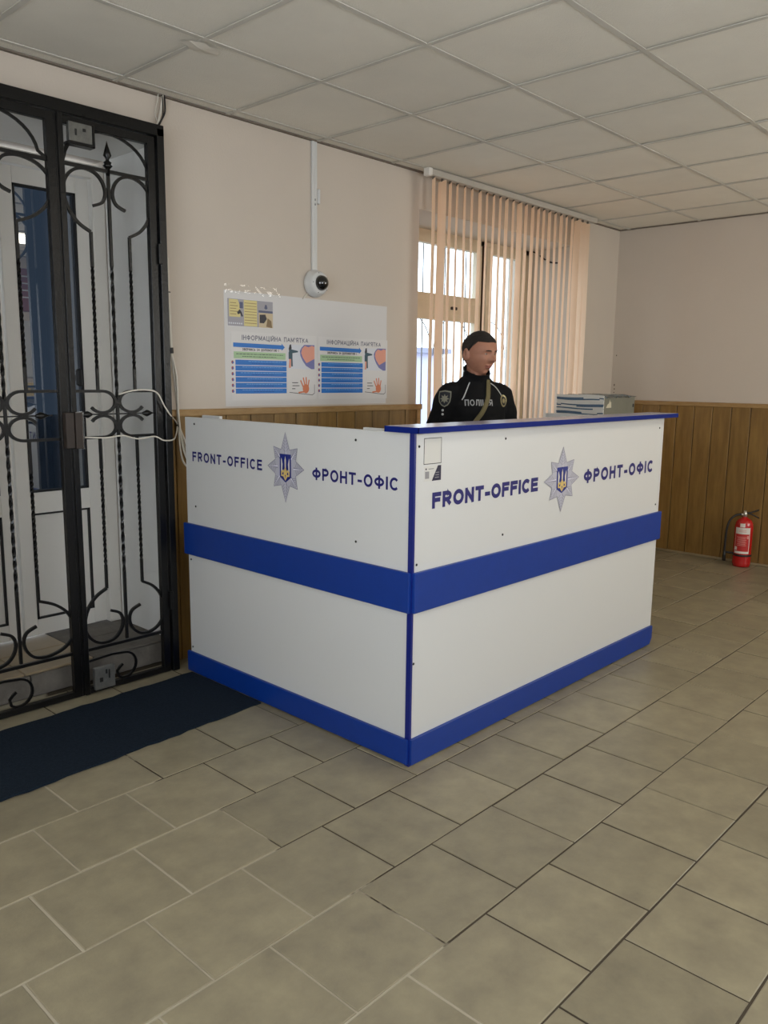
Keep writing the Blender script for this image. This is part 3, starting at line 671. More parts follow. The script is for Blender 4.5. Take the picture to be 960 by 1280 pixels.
# ================================================================== MAT
mt = MB(); nx, ny = 60, 14; vs = []
def matp(u, v):
    xl = -3.3; xr = -.420
    x = xl+(xr-xl)*u
    yn = -.86+(x+3.3)/(2.9)*.105; yf = -.30+(x+3.3)/2.9*.082
    y = yn+(yf-yn)*v
    if v in (0, 1): y += .004*math.sin(x*23)+.003*math.sin(x*61)
    return (x, y, .010+.0016*noise.noise(V((x*7, y*7, 0))))
for j in range(ny+1):
    for i in range(nx+1): vs.append(matp(i/nx, j/ny))
fs = [(j*(nx+1)+i, j*(nx+1)+i+1, (j+1)*(nx+1)+i+1, (j+1)*(nx+1)+i) for j in range(ny) for i in range(nx)]
o = len(vs); bd_ = [i for i in range(nx+1)]+[j*(nx+1)+nx for j in range(1, ny+1)]+[ny*(nx+1)+i for i in range(nx-1, -1, -1)]+[j*(nx+1) for j in range(ny-1, 0, -1)]
vs2 = [(vs[i][0], vs[i][1], .0015) for i in bd_]; nb = len(bd_)
fs += [(bd_[k], bd_[(k+1) % nb], o+(k+1) % nb, o+k) for k in range(nb)]+[tuple(o+k for k in range(nb))]
mt.add(vs+vs2, fs)
mt.obj('door_mat', M_mat, label='long dark navy carpet runner on the floor before the gate', cat='mat')

# ================================================================== POSTERS ON THE BACK WALL
fW = lambda u, v, t: (u, -t, v)
def rect(mb, a, b, c, d, t, mi): mb.add([fW(a, c, t), fW(b, c, t), fW(b, d, t), fW(a, d, t)], [(0, 1, 2, 3)], mi)
def disc(mb, cx, cz, rx, rz, t, mi, n=14): mb.add([fW(cx+rx*math.cos(2*PI*k/n), cz+rz*math.sin(2*PI*k/n), t) for k in range(n)], [tuple(range(n))], mi)
def poly(mb, P, t, mi): mb.add([fW(x, z, t) for x, z in P], [tuple(range(len(P)))], mi)
bk = MB(); rb = random.Random(5); N = 24
bk.box((-.03, -.0015, 1.287), (1.185, -.0002, 1.875))
bk.obj('backing_sheet', mat('backing paper', srgb(206, 204, 203), .5), label='wide white sheet on the back wall carrying the two blue notices', cat='sheet')
M_pb = mat('print blue', srgb(30, 110, 190), .5); M_pg = mat('print green', srgb(160, 190, 150), .5); M_pk = mat('print black', srgb(40, 40, 50), .5)
M_pt = mat('print grey', srgb(105, 105, 120), .5); M_pr = mat('print orange', srgb(206, 120, 84), .5); M_pp = mat('print salmon', srgb(216, 150, 130), .5)
M_pv = mat('print violet', srgb(110, 112, 165), .5); M_pw = mat('print light', srgb(205, 208, 216), .5); M_pl = mat('print pale text', srgb(120, 170, 220), .5)
M_pd = mat('print teal', srgb(50, 78, 92), .5); M_ps = mat('print dark text on blue', srgb(18, 70, 140), .5); M_pred = mat('print dull red', srgb(150, 80, 90), .5)
PM = [mat('notice paper', srgb(211, 209, 208), .5), M_pb, M_pg, M_pk, M_pt, M_pr, M_pp, M_pv, M_pw, M_pl, M_pd, M_ps, M_pred]
def info(x0, w, label):
    """one notice: u runs 0..1 over its width w; measured off the left notice (0.006..0.590)"""
    X = lambda x: x0+(x)*w/.575
    t = thing('notice', label, 'notice', (x0+w/2, 0, 1.30), group='notices on the white sheet')
    MB().box((X(0), -.0024, 1.318), (X(.590), -.0016, 1.672)).obj('paper', mat('notice paper', srgb(211, 209, 208), .5), t)
    p = MB(); L = .0028
    text(p, "ІНФОРМАЦІЙНА ПАМ'ЯТКА", fW, X(.068), X(.528), 1.630, .026, .17, .20, L, 4)
    poly(p, [(X(.012), 1.593), (X(.335), 1.590), (X(.335), 1.582), (X(.358), 1.601), (X(.335), 1.621), (X(.335), 1.612), (X(.012), 1.615)], L, 1)
    text(p, 'ЗВЕРНИСЬ ЗА ДОПОМОГОЮ !', fW, X(.070), X(.315), 1.576, .0125, .22, .28, L, 3)
    rect(p, X(.014), X(.362), 1.535, 1.570, L, 2)
    for k, (a, b) in enumerate(((.03, .345), (.07, .30))):
        x = a
        while x < b:
            d = rb.uniform(.008, .022); rect(p, X(x), X(min(x+d, b)), 1.5565-.0125*k, 1.5595-.0125*k, L+.0002, 3); x += d+.004
    for r in range(6):
        z1 = 1.528-r*.0297; z0 = z1-.0262
        rect(p, X(.024), X(.369), z0, z1, L, 1)
        disc(p, X(.006), (z0+z1)/2, .0075, .009, L, 12); disc(p, X(.010), (z0+z1)/2-.002, .004, .005, L+.0002, 1)
        for q in range(2):
            a, b = (.05, .34) if q == 0 else (.12, .28); a += rb.uniform(0, .06); x = a
            while x < b:
                d = rb.uniform(.008, .02); rect(p, X(x), X(min(x+d, b)), z1-.0085-q*.010, z1-.006-q*.010, L+.0002, 9 if q == 0 else 11); x += d+.004
    # picture with a standing figure and a large round shape
    poly(p, [(X(.374), 1.488), (X(.575), 1.486), (X(.575), 1.622), (X(.374), 1.618)], L, 8)
    pts = [(X(.575), 1.622), (X(.575), 1.488), (X(.555), 1.488)]+[(X(.575-.118+.02*abs(a)/10*0), z) for a, z in ()]
    circp = [(.498+.0, 1.620), (.478, 1.604), (.466, 1.585), (.470, 1.560), (.486, 1.532), (.512, 1.504), (.552, 1.487)]
    poly(p, [(X(.575), 1.4875), *[(X(a), z) for a, z in circp[::-1]], (X(.575), 1.621)], L+.0002, 7)
    poly(p, [(X(.575), 1.545), (X(.515), 1.520), (X(.487), 1.550), (X(.476), 1.575), (X(.482), 1.598), (X(.503), 1.615), (X(.530), 1.608), (X(.555), 1.617), (X(.575), 1.612)], L+.0004, 6)
    poly(p, [(X(.385), 1.596), (X(.392), 1.617), (X(.402), 1.620), (X(.406), 1.600), (X(.404), 1.585), (X(.388), 1.578)], L+.0004, 3)
    poly(p, [(X(.384), 1.540), (X(.384), 1.575), (X(.392), 1.592), (X(.408), 1.592), (X(.452), 1.585), (X(.452), 1.578), (X(.412), 1.572), (X(.412), 1.540)], L+.0005, 10)
    poly(p, [(X(.384), 1.492), (X(.388), 1.540), (X(.402), 1.540), (X(.400), 1.492)], L+.0005, 6); poly(p, [(X(.402), 1.500), (X(.402), 1.540), (X(.412), 1.540), (X(.414), 1.500)], L+.0005, 10)
    # card with a hand print
    poly(p, [(X(.392), 1.360), (X(.400), 1.440), (X(.575), 1.435), (X(.575), 1.352), (X(.560), 1.345)], L, 0)
    for a, b in (((.390, 1.358), (.558, 1.343)), ((.558, 1.343), (.575, 1.352)), ((.575, 1.352), (.575, 1.40))): strokes(p, [(X(a[0]), a[1]), (X(b[0]), b[1])], fW, .003, L+.0003, 3)
    hx, hz = .510, 1.378
    poly(p, [(X(hx+.024*math.cos(q)), hz+.026*math.sin(q)) for q in [2*PI*k/14 for k in range(14)]], L+.0005, 5)
    for a, b in (((.490, 1.388), (.470, 1.425)), ((.503, 1.395), (.490, 1.440)), ((.514, 1.398), (.512, 1.438)), ((.526, 1.392), (.534, 1.428)), ((.505, 1.362), (.455, 1.356))):
        strokes(p, [(X(a[0]), a[1]), (X(b[0]), b[1])], fW, .0085, L+.0004, 5)
    for k, (a, b) in enumerate(((.408, .452), (.410, .462), (.408, .432))): rect(p, X(a), X(b), 1.409-k*.0165, 1.413-k*.0165, L+.0003, 3)
    p.obj('print', PM, t); return t
info(.010, .575, 'blue notice on the white sheet nearer the gate, under the yellow brochure')
info(.615, .563, 'blue notice on the white sheet nearer the window blinds')
br = thing('brochure', 'small yellow and grey picture brochure stuck above the notices', 'brochure', (.137, 0, 1.70))
MB().box((-.012, -.0026, 1.697), (.287, -.0016, 1.838)).obj('paper', M_paper, br)
p = MB(); L = .0030; BM = [mat('brochure grey', srgb(150, 148, 156), .4), mat('brochure yellow', srgb(206, 192, 128), .4), M_pk, mat('brochure brown', srgb(120, 96, 60), .4), M_pw, mat('brochure blue', srgb(70, 78, 110), .4), mat('brochure sand', srgb(190, 172, 140), .4)]
rect(p, -.010, .286, 1.699, 1.836, L, 0)
poly(p, [(0, 1.745), (.0, 1.833), (.055, 1.833), (.07, 1.80), (.07, 1.745)], L+.0002, 1); rect(p, .094, .180, 1.702, 1.834, L+.0002, 1); rect(p, .190, .285, 1.699, 1.775, L+.0002, 6)
for k in range(8): rect(p, .098, .176, 1.716+k*.0145, 1.7185+k*.0145, L+.0004, 3)
for k in range(5): rect(p, .006, .045+.01*(k % 2), 1.757+k*.014, 1.760+k*.014, L+.0004, 3)
poly(p, [(.05, 1.768), (.066, 1.785), (.078, 1.772), (.088, 1.750), (.078, 1.748), (.07, 1.764), (.055, 1.758)], L+.0005, 2); rect(p, .066, .088, 1.79, 1.822, L+.0004, 5)
poly(p, [(.196, 1.722), (.196, 1.765), (.235, 1.768), (.245, 1.745), (.225, 1.722)], L+.0004, 2); poly(p, [(.24, 1.705), (.25, 1.75), (.275, 1.735), (.28, 1.70)], L+.0004, 3)
rect(p, .190, .285, 1.776, 1.787, L+.0003, 5); poly(p, [(.228, 1.80), (.234, 1.818), (.244, 1.818), (.250, 1.80), (.239, 1.793)], L+.0004, 5)
for k in range(7): rect(p, -.004+k*.013, .004+k*.013, 1.709, 1.716, L+.0004, 4)
p.obj('print', BM, br)
def film(x0, x1, z0, z1, label, seed, amp=.006):
    m = MB(); nx, nz = 44, 8; vs = []
    for j in range(nz+1):
        for i in range(nx+1):
            u, v = i/nx, j/nz; x = x0+(x1-x0)*u; z = z0+(z1-z0)*v+(.006*noise.noise(V((x*14, seed, v))) if v in (0, 1) else 0)
            y = -.0045-amp*abs(noise.noise(V((x*24, z*30, seed))))-.3*amp*abs(noise.noise(V((x*70, z*60, seed+3))))
            vs.append((x, y, z))
    m.add(vs, [(j*(nx+1)+i, j*(nx+1)+i+1, (j+1)*(nx+1)+i+1, (j+1)*(nx+1)+i) for j in range(nz) for i in range(nx)], 0, True)
    m.obj('plastic_film', M_film, label=label, cat='film')
film(-.03, .345, 1.862, 1.908, 'crinkled shiny strip of clear film above the yellow brochure', 1.0)
film(-.035, .56, 1.272, 1.316, 'crinkled shiny strip of clear film along the bottom of the white sheet', 5.0, .013)

# ================================================================== CCTV CAMERA AND TRUNKING
tk = thing('cable_trunking', 'white plastic cable trunking running from the ceiling down to the dome camera', 'trunking', (.585, 0, 2.0))
MB().box((.563, -.014, 2.02), (.582, 0, H-.001), bev=.002).obj('channel', M_grey, tk)
MB().box((.585, -.011, 2.02), (.602, 0, H-.001), bev=.002).obj('channel', M_grey, tk)
MB().box((.604, -.018, 2.385), (.622, 0, 2.465), bev=.005).obj('clip_box', M_grey, tk)
for z in (2.40, 2.375): MB().box((.582, -.012, z), (.588, -.0005, z+.01)).obj('tie', M_black, tk)
dc = thing('dome_camera', 'white dome security camera with dark eye on the wall above the notices', 'camera', (.582, 0, 1.958))
Mr = Matrix.Translation((.582, 0, 1.958)) @ Matrix.Rotation(PI/2, 4, 'X')
MB().lathe([(.001, 0), (.072, 0), (.076, .006), (.074, .022), (.068, .028), (.066, .046), (.058, .060), (.046, .066), (.042, .064), (.001, .060)], 32, M=Mr).obj('housing', M_grey, dc)
MB().lathe([(.043, .058), (.042, .072), (.036, .086), (.025, .097), (.012, .1025), (.0005, .104)], 28, M=Mr).obj('dome', mat('smoked dome', srgb(12, 13, 15), .06, coat=1), dc)
for k in range(5):
    a = .6+k*2*PI/5; MB().lathe([(.0001, .002), (.0022, .0018), (.003, 0)], 8, M=Mr @ Matrix.Translation((.056*math.cos(a), .056*math.sin(a), .0605))).obj('screw', M_black, dc)
MB().tube(smooth_path([(.540, -.006, 1.905), (.515, -.006, 1.885), (.498, -.005, 1.870)]), .004, 6).obj('cable_stub', M_cable, dc)

# ================================================================== CABLES BESIDE THE GATE
def cable(pts, r, label, m=M_cable, grp=None, k=6):
    return MB().tube(smooth_path(pts, k), r, 8).obj('cable', m, label=label, cat='cable', group=grp)
cb = thing('cable_bundle', 'bundle of white cables dropping beside the iron gate post to the desk', 'cable', (-.36, -.02, 1.2))
def cpart(pts, r, m=M_cable, name='cord'): return MB().tube(smooth_path(pts, 6), r, 8).obj(name, m, cb)
Y0 = -.03
cpart([(-.374, Y0, 1.99), (-.373, Y0, 1.85), (-.370, Y0, 1.704), (-.364, Y0, 1.56)], .011, M_cable, 'conduit')
cpart([(-.366, Y0, 1.575), (-.364, Y0, 1.548)], .0125, M_black, 'tape')
cpart([(-.372, Y0, 1.835), (-.372, Y0, 1.83)], .0125, M_black, 'tape')
cpart([(-.364, Y0, 1.55), (-.350, Y0, 1.42), (-.340, Y0, 1.30), (-.334, Y0, 1.208), (-.318, Y0, 1.14), (-.29, Y0, 1.06), (-.26, Y0, 1.03)], .0055)
cpart([(-.364, Y0, 1.55), (-.345, Y0-.01, 1.44), (-.342, Y0-.01, 1.30), (-.336, Y0-.01, 1.208), (-.325, Y0-.02, 1.09), (-.30, Y0-.04, 1.01), (-.27, Y0-.05, .99)], .0055)
cpart([(-.334, Y0, 1.208), (-.345, Y0-.02, 1.12), (-.335, Y0-.03, 1.03), (-.30, Y0-.04, .985), (-.26, Y0-.04, .96)], .0045)
cpart([(-.336, Y0, 1.208), (-.305, Y0-.01, 1.12), (-.28, Y0-.02, 1.04), (-.25, Y0-.02, 1.01)], .0045)
cpart([(-.338, Y0, 1.218), (-.334, Y0, 1.195)], .012, M_black, 'tape')
cb2 = thing('cable_bundle', 'short knot of white and black wires hanging out of the ceiling above the gate', 'cable', (-.37, -.03, 2.65))
for P_, m_, r_ in (([(-.362, -.02, 2.71), (-.370, -.02, 2.66), (-.385, -.02, 2.60), (-.40, -.02, 2.565)], M_cable, .006), ([(-.356, -.025, 2.71), (-.358, -.03, 2.64), (-.372, -.02, 2.60), (-.395, -.03, 2.568)], M_bcable, .004),
                   ([(-.385, -.02, 2.71), (-.39, -.02, 2.68), (-.41, -.03, 2.62), (-.39, -.02, 2.58), (-.41, -.03, 2.565)], M_cable, .0025), ([(-.366, -.022, 2.71), (-.37, -.03, 2.62), (-.405, -.03, 2.56)], M_bcable, .003)):
    MB().tube(smooth_path(P_, 5), r_, 7).obj('wire', m_, cb2)
cable([G(-.67, 1.355, -.02), G(-.60, 1.372, -.02), G(-.53, 1.375, -.03), G(-.48, 1.36, -.035), G(-.445, 1.30, -.035), G(-.41, 1.255, -.03), (-.37, -.06, 1.225), (-.34, -.03, 1.205)], .0035, 'thin white cable tied along the upper hook of the gate leaf')
cable([G(-.84, 1.168, -.02), G(-.74, 1.162, -.02), G(-.66, 1.168, -.022), G(-.58, 1.150, -.022), G(-.50, 1.158, -.03), G(-.455, 1.138, -.035), G(-.40, 1.138, -.03), (-.37, -.06, 1.16), (-.34, -.03, 1.205)], .0035, 'thin white cable tied along the lower hook of the gate leaf')
cable([(-.375, -.02, 2.50), (-.372, -.02, 2.3), (-.368, -.02, 2.15), (-.374, -.02, 1.99)], .003, 'thin dark wire running down the wall beside the gate post', M_rust)

# ================================================================== VERTICAL BLINDS
BY = -.115
vb = thing('vertical_blind', 'peach fabric vertical blinds hanging from a ceiling rail over the window', 'blinds', (2.45, BY, 2.68))
MB().box((1.43, BY-.022, 2.668), (3.47, BY+.022, 2.706), bev=.003).obj('head_rail', M_rail, vb)
MB().box((1.40, BY-.024, 2.662), (1.435, BY+.024, 2.708), bev=.004).obj('rail_cap', M_pvc, vb)
rv = random.Random(21); NS = 25
M_clip = mat('blind clip', srgb(90, 84, 76), .5)
for k in range(NS):
    x = 1.475+k*.0785+rv.uniform(-.004, .004)
    view = math.degrees(math.atan2(3.38, x+2.57)); ang = math.radians(view+12.5+rv.uniform(-3, 3))
    if k == 1: ang = math.radians(view+36)
    if k == 12: ang = math.radians(view+24)
    if k in (22, ): ang = math.radians(view+34)
    if k in (23, 24): ang = math.radians(view-28)
    tw = rv.uniform(-.10, .10); wdt = .089; vs = []; nz = 14; nu = 4
    for j in range(nz+1):
        z = 2.655-(2.655-.62)*j/nz
        for i in range(nu+1):
            u = (i/nu-.5)*wdt; a = ang+tw*j/nz; cv = .004*math.cos(PI*(i/nu-.5))
            vs.append((x+u*math.cos(a)-cv*math.sin(a)+.003*math.sin(j*.6+k), BY+u*math.sin(a)+cv*math.cos(a), z))
    m = MB(); m.add(vs, [(j*(nu+1)+i, j*(nu+1)+i+1, (j+1)*(nu+1)+i+1, (j+1)*(nu+1)+i) for j in range(nz) for i in range(nu)], 0, True)
    sl = m.obj('slat', M_blind, vb)
    MB().box((x-.006, BY-.006, 2.652), (x+.006, BY+.006, 2.670)).obj('hanger', M_clip, sl)

# ================================================================== GREY CASE AT THE RIGHT END OF THE DESK
gc = thing('cabinet', 'grey box-shaped cabinet with a blue and white striped side behind the desk end', 'cabinet', (2.5, -.75, 0))
th = math.radians(6)
def R2(x, y): return (2.30+x*math.cos(th)-y*math.sin(th), -.90+x*math.sin(th)+y*math.cos(th))
def rbox(m, x0, x1, y0, y1, z0, z1, mi=0):
    P = [R2(x0, y0), R2(x1, y0), R2(x1, y1), R2(x0, y1)]
    return m.add([(a, b, z) for z in (z0, z1) for a, b in P], [(0, 1, 2, 3), (4, 5, 6, 7), (0, 1, 5, 4), (1, 2, 6, 5), (2, 3, 7, 6), (3, 0, 4, 7)], mi)
rbox(MB(), 0, .56, 0, .32, .0, 1.334).obj('body', mat('grey-green metal', srgb(120, 120, 108), .5, var=.15, scale=8), gc)
m = MB(); ns = 18
stripe = [0, 0, 1, 1, 0, 0, 0, 1, 1, 0, 1, 0, 0, 1, 1, 0, 0, 1]
for k in range(16):
    z1 = 1.346-k*.0085; z0 = z1-.0087
    n = 10; vs = []
    for j, z in enumerate((z0, z1)):
        for i in range(n+1):
            y = -.006+.33*i/n; bx = -.014-.006*math.sin(k*1.7+i*.5)*.5
            P = R2(bx, y); vs.append((P[0], P[1], z+.003*math.sin(i*.55+k*.25)+.006*(i/n)))
    m.add(vs, [(i, i+1, n+2+i, n+1+i) for i in range(n)], stripe[k], True)
m2 = rbox(m, -.012, 0, -.004, .32, 1.16, 1.344, 0)
m.obj('striped_cover', [mat('striped cloth white', srgb(205, 205, 200), .8), mat('striped cloth blue', srgb(72, 96, 120), .8)], gc, label='white cover with blue-grey stripes on the side')
m = MB(); n = 16; vs = []
for j in range(5):
    for i in range(n+1):
        P = R2(.02+.55*i/n, -.012+.33*j/4); vs.append((P[0], P[1], 1.338+.012*abs(math.sin(i*1.3+j*.7))+(-.012 if j == 0 else 0)))
m.add(vs, [(j*(n+1)+i, j*(n+1)+i+1, (j+1)*(n+1)+i+1, (j+1)*(n+1)+i) for j in range(4) for i in range(n)], 0, True)
m.obj('plastic_wrap', mat('blue-grey film', srgb(110, 128, 138), .25, var=.5, scale=25), gc, label='ruffled blue-grey film on top')
P = [(.055, 1.262), (.06, 1.275), (.10, 1.315), (.115, 1.31), (.125, 1.262)]
m = MB(); m.add([(*R2(a, -.002), z) for a, z in ((.04, 1.266), (.065, 1.290), (.085, 1.294), (.10, 1.323), (.112, 1.302), (.125, 1.306), (.128, 1.266))], [(0, 1, 2, 3, 4, 5, 6)]); m.obj('torn_label', mat('torn paper', srgb(196, 190, 168), .8), gc, label='torn pale paper label')
m = MB(); rbox(m, .525, .540, -.004, 0, 1.262, 1.285); m.obj('catch', M_black, gc)

# ================================================================== FIRE EXTINGUISHER
ex, ey = 3.985, -1.275
fe = thing('fire_extinguisher', 'red fire extinguisher with black hose standing on the floor by the planks', 'extinguisher', (ex, ey, 0))
Me = Matrix.Translation((ex, ey, 0))
M_red = mat('red enamel', srgb(176, 20, 22), .25, coat=.4); R = .068
MB().lathe([(.0005, .003), (R*.93, .003), (R*.95, .016), (R, .024), (R, .040), (R*.985, .044), (R, .048), (R, .325), (R*.93, .352), (R*.72, .374), (R*.40, .388), (.020, .392), (.019, .398)], 32, M=Me).obj('cylinder', M_red, fe)
cdir = (CAM-V((ex, ey, 1.0))); ca = math.atan2(cdir.y, cdir.x)
def cyl_patch(a0, a1, z0, z1, r, mi, m, n=10):
    vs = [(ex+r*math.cos(ca+a0+(a1-a0)*i/n), ey+r*math.sin(ca+a0+(a1-a0)*i/n), z) for z in (z0, z1) for i in range(n+1)]
    m.add(vs, [(i, i+1, n+2+i, n+1+i) for i in range(n)], mi, True)
m = MB(); cyl_patch(-.95, .75, .112, .318, R+.0006, 0, m); cyl_patch(-.90, .68, .130, .268, R+.0010, 1, m)
cyl_patch(-.95, -.60, .138, .165, R+.0016, 0, m, 4); cyl_patch(-.42, .02, .322, .360, R*.965, 0, m, 4) if False else None
for k in range(7): cyl_patch(-.70+.05*(k % 3), .35-.07*(k % 2), .176+k*.011, .180+k*.011, R+.0014, 2, m, 5)
for k in range(2): cyl_patch(-.5, .3, .285+k*.012, .289+k*.012, R+.0012, 2, m, 5)
cyl_patch(.40, .62, .232, .256, R+.0015, 2, m, 4)
m.obj('paper_label', [mat('label white', srgb(214, 208, 200), .5), mat('label red', srgb(178, 36, 34), .5), mat('label pink', srgb(206, 140, 130), .5)], fe, label='white and red instruction label')
m = MB(); vs = []
cyl_patch(-.42, .10, .322, .352, R*1.0, 0, m, 4); m.obj('inspection_tag', mat('label white', srgb(214, 208, 200), .5), fe, label='small square white tag')
MB().lathe([(R+.0015, .088), (R+.003, .092), (R+.003, .100), (R+.0015, .104)], 28, M=Me, caps=False).obj('hose_strap', M_black, fe)
MB().lathe([(.016, .395), (.016, .425), (.013, .43), (.011, .446), (.004, .448)], 16, M=Me).obj('valve', mat('valve metal', srgb(190, 186, 176), .3, metal=.8), fe)
t1 = V((-math.sin(ca), math.cos(ca), 0)); 
sr = V((rt.x, rt.y, 0)).normalized()                 # the hose hangs on the side away from the corner
def E(u, z, d=0): return V((ex, ey, z))+sr*u+V((math.cos(ca), math.sin(ca), 0))*d
MB().tube(smooth_path([E(.0, .425), E(.045, .432), E(.105, .452)]), .006, 6).obj('lever', M_black, fe)
MB().tube(smooth_path([E(.0, .428), E(.05, .418), (E(.112, .388))]), .0055, 6).obj('carry_handle', M_black, fe)
MB().tube([E(-.012, .415), E(-.034, .417)], .008, 8).obj('hose_collar', mat('valve metal', srgb(190, 186, 176), .3, metal=.8), fe)
MB().tube(smooth_path([E(-.03, .417), E(-.075, .408), E(-.115, .370), E(-.135, .30), E(-.140, .20), E(-.140, .12)]), .0085, 10).obj('hose', M_black, fe)
MB().tube([E(-.140, .125), E(-.140, .09), E(-.140, .045)], [.010, .012, .014], 10).obj('nozzle', M_black, fe)
MB().tube([E(-.064, .105), E(-.14, .115)], .008, 8).obj('nozzle_clip', M_black, fe)

# ================================================================== PERSON BEHIND THE DESK
PB = V((1.135, -.735, 0))
tocam = V((CAM.x-PB.x, CAM.y-PB.y, 0)).normalized(); scr = V((rt.x, rt.y, 0)).normalized()
def yawdir(deg): a = math.radians(deg); return (tocam*math.cos(a)+scr*math.sin(a)).normalized()
Fd = yawdir(22); Ld = V((0, 0, 1)).cross(Fd)        # front, and the person's left (screen right)
if Ld.dot(scr) < 0: Ld = -Ld
def B(l, f, z): return PB+Ld*l+Fd*f+V((0, 0, z))
def loft(mb, secs, n=20, mi=0):
    """secs: (centre, half width vector, half depth vector)"""
    rg = []
    for c, a, b in secs:
        rg.append([c+a*math.cos(2*PI*k/n)+b*math.sin(2*PI*k/n) for k in range(n)])
    mb.rings(rg, mi)
def torso(mb, rows, n=28):
    loft(mb, [(B(0, f, z), Ld*w_, Fd*d_) for (z, w_, d_, f) in rows], n)
def limb(mb, pts, radii, n=12):
    P = smooth_path(pts, 4); rs = []
    for i in range(len(radii)-1):
        for j in range(4): rs.append(radii[i]+(radii[i+1]-radii[i])*j/4)
    rs.append(radii[-1]); mb.tube(P, rs, n)
def ball(mb, c, r, n=10):
    mb.lathe([(max(.0003, r*math.sin(PI*k/n)), -r*math.cos(PI*k/n)) for k in range(n+1)], 12, M=Matrix.Translation(c))
SHL = [B(s*.163, -.01, 1.362) for s in (-1, 1)]
ELB = [B(s*.235, -.035, 1.115) for s in (-1, 1)]
WRI = [B(s*.13, .20, 1.00) for s in (-1, 1)]
b = MB()
torso(b, [(.90, .15, .10, 0), (1.0, .155, .10, 0), (1.12, .135, .09, .0), (1.25, .155, .10, 0), (1.34, .165, .10, 0), (1.40, .13, .075, -.01), (1.44, .07, .06, -.01)])
limb(b, [B(0, -.015, 1.38), B(0, -.008, 1.45), B(0, .006, 1.54)], [.06, .056, .055])
for i, s in enumerate((-1, 1)):
    limb(b, [SHL[i], (SHL[i]+ELB[i])/2, ELB[i], (ELB[i]+WRI[i])/2, WRI[i]], [.052, .047, .038, .035, .026])
    limb(b, [B(s*.09, 0, .95), B(s*.095, .0, .70), B(s*.10, .01, .48), B(s*.105, -.01, .28), B(s*.11, -.02, .09)], [.088, .075, .055, .052, .036])
    limb(b, [B(s*.11, -.05, .045), B(s*.115, .04, .045), B(s*.12, .14, .035)], [.036, .036, .028])
    # hand: palm and five separate fingers resting forward
    pw = WRI[i]; d = (Fd*.92-Ld*s*.28+V((0, 0, -.25))).normalized(); sd = (Ld*-s).normalized(); un = d.cross(sd).normalized(); un = un if un.z > 0 else -un
    c0 = pw+d*.012
    loft(b, [(c0, sd*.026, un*.018), (c0+d*.04, sd*.038, un*.016), (c0+d*.085, sd*.041, un*.013), (c0+d*.095, sd*.036, un*.010)], 12)
    for k, (o_, L_) in enumerate(((.029, .068), (.010, .078), (-.010, .072), (-.029, .056))):
        st_ = c0+d*.085+sd*o_; b.tube(smooth_path([st_, st_+d*L_*.45-un*.004+sd*o_*.1, st_+d*L_*.8-un*.018+sd*o_*.15, st_+d*L_*.95-un*.034+sd*o_*.15], 3), [.0088]*7+[.0082, .0078, .007], 8)
    tb = c0+d*.03+sd*.030; b.tube(smooth_path([tb, tb+d*.03+sd*.022-un*.006, tb+d*.062+sd*.026-un*.014], 3), [.012, .0115, .011, .0105, .010, .009, .008], 8)
# head
HF = yawdir(43); HL = V((0, 0, 1)).cross(HF)
if HL.dot(scr) < 0: HL = -HL
HC = B(0, .012, 1.582)+HF*.012; TL = -.12       # slight nod forward
HUp = (V((0, 0, 1))*math.cos(TL)-HF*math.sin(TL)).normalized(); HUp = (V((0, 0, 1))+HF*.12).normalized(); HFo = HL.cross(HUp); HFo = HFo if HFo.dot(HF) > 0 else -HFo
def HP(l, f, u): return HC+HL*l+HFo*f+HUp*u
g = lambda x, s: math.exp(-(x/s)**2)
def head_r(l, f, u):
    """shape an ellipsoid point (unit sphere direction l, f, u) into a head, metres"""
    a, bb, c = .080, .103, .121
    x, y, z = l*a, f*bb, u*c
    if u > 0: kk = 1+.42*u*(1-u); x *= kk; y *= kk; z *= 1-.02*u
    if u < 0:
        t = -u; x *= 1-.26*t*t; 
        if f < 0: y *= 1-.45*t*t; z += .03*t*t*(-f)
        else: y *= 1-.06*t*t
    if f > 0:
        y *= 1-.10*f*(1-abs(l))                 # flatter face
        y += .007*g(z-.028, .010)*g(abs(x)-.026, .022)          # brow
        y -= .010*g(z-.008, .012)*g(abs(x)-.031, .014)          # eye sockets
        y += .006*g(z+.022, .016)*g(abs(x)-.040, .014)          # cheekbones
        y += (.040*g(x, .0125+.004*max(0, -(z))/.03))*(g(z+.024, .013))+.014*g(x, .009)*g(z, .02)   # nose
        y += .0085*g(z+.058, .0055)*g(x, .020)+.0075*g(z+.0685, .0055)*g(x, .017)    # lips
        y -= .004*g(z+.0632, .0028)*g(x, .022)
        y -= .004*g(z+.082, .006)*g(x, .02)
        y += .012*g(z+.104, .014)*g(x, .022)                   # chin
    return x, y, z
def face_y(x, z):
    u_ = max(-.95, min(.95, z/.121)); l_ = x/.080/(1-.26*u_*u_ if u_ < 0 else 1+.42*u_*(1-u_)); f_ = math.sqrt(max(.02, 1-l_*l_-u_*u_))
    return head_r(l_, f_, u_)[1]
hm = MB(); NT, NPH = 72, 96; vs = []
for i in range(NT+1):
    t = PI*i/NT
    for j in range(NPH):
        ph = 2*PI*j/NPH; x, y, z = head_r(math.sin(t)*math.sin(ph), math.sin(t)*math.cos(ph), math.cos(t)); vs.append(HP(x, y, z))
fs = [(i*NPH+j, i*NPH+(j+1) % NPH, (i+1)*NPH+(j+1) % NPH, (i+1)*NPH+j) for i in range(NT) for j in range(NPH)]
b.add(vs, fs, 0, True)
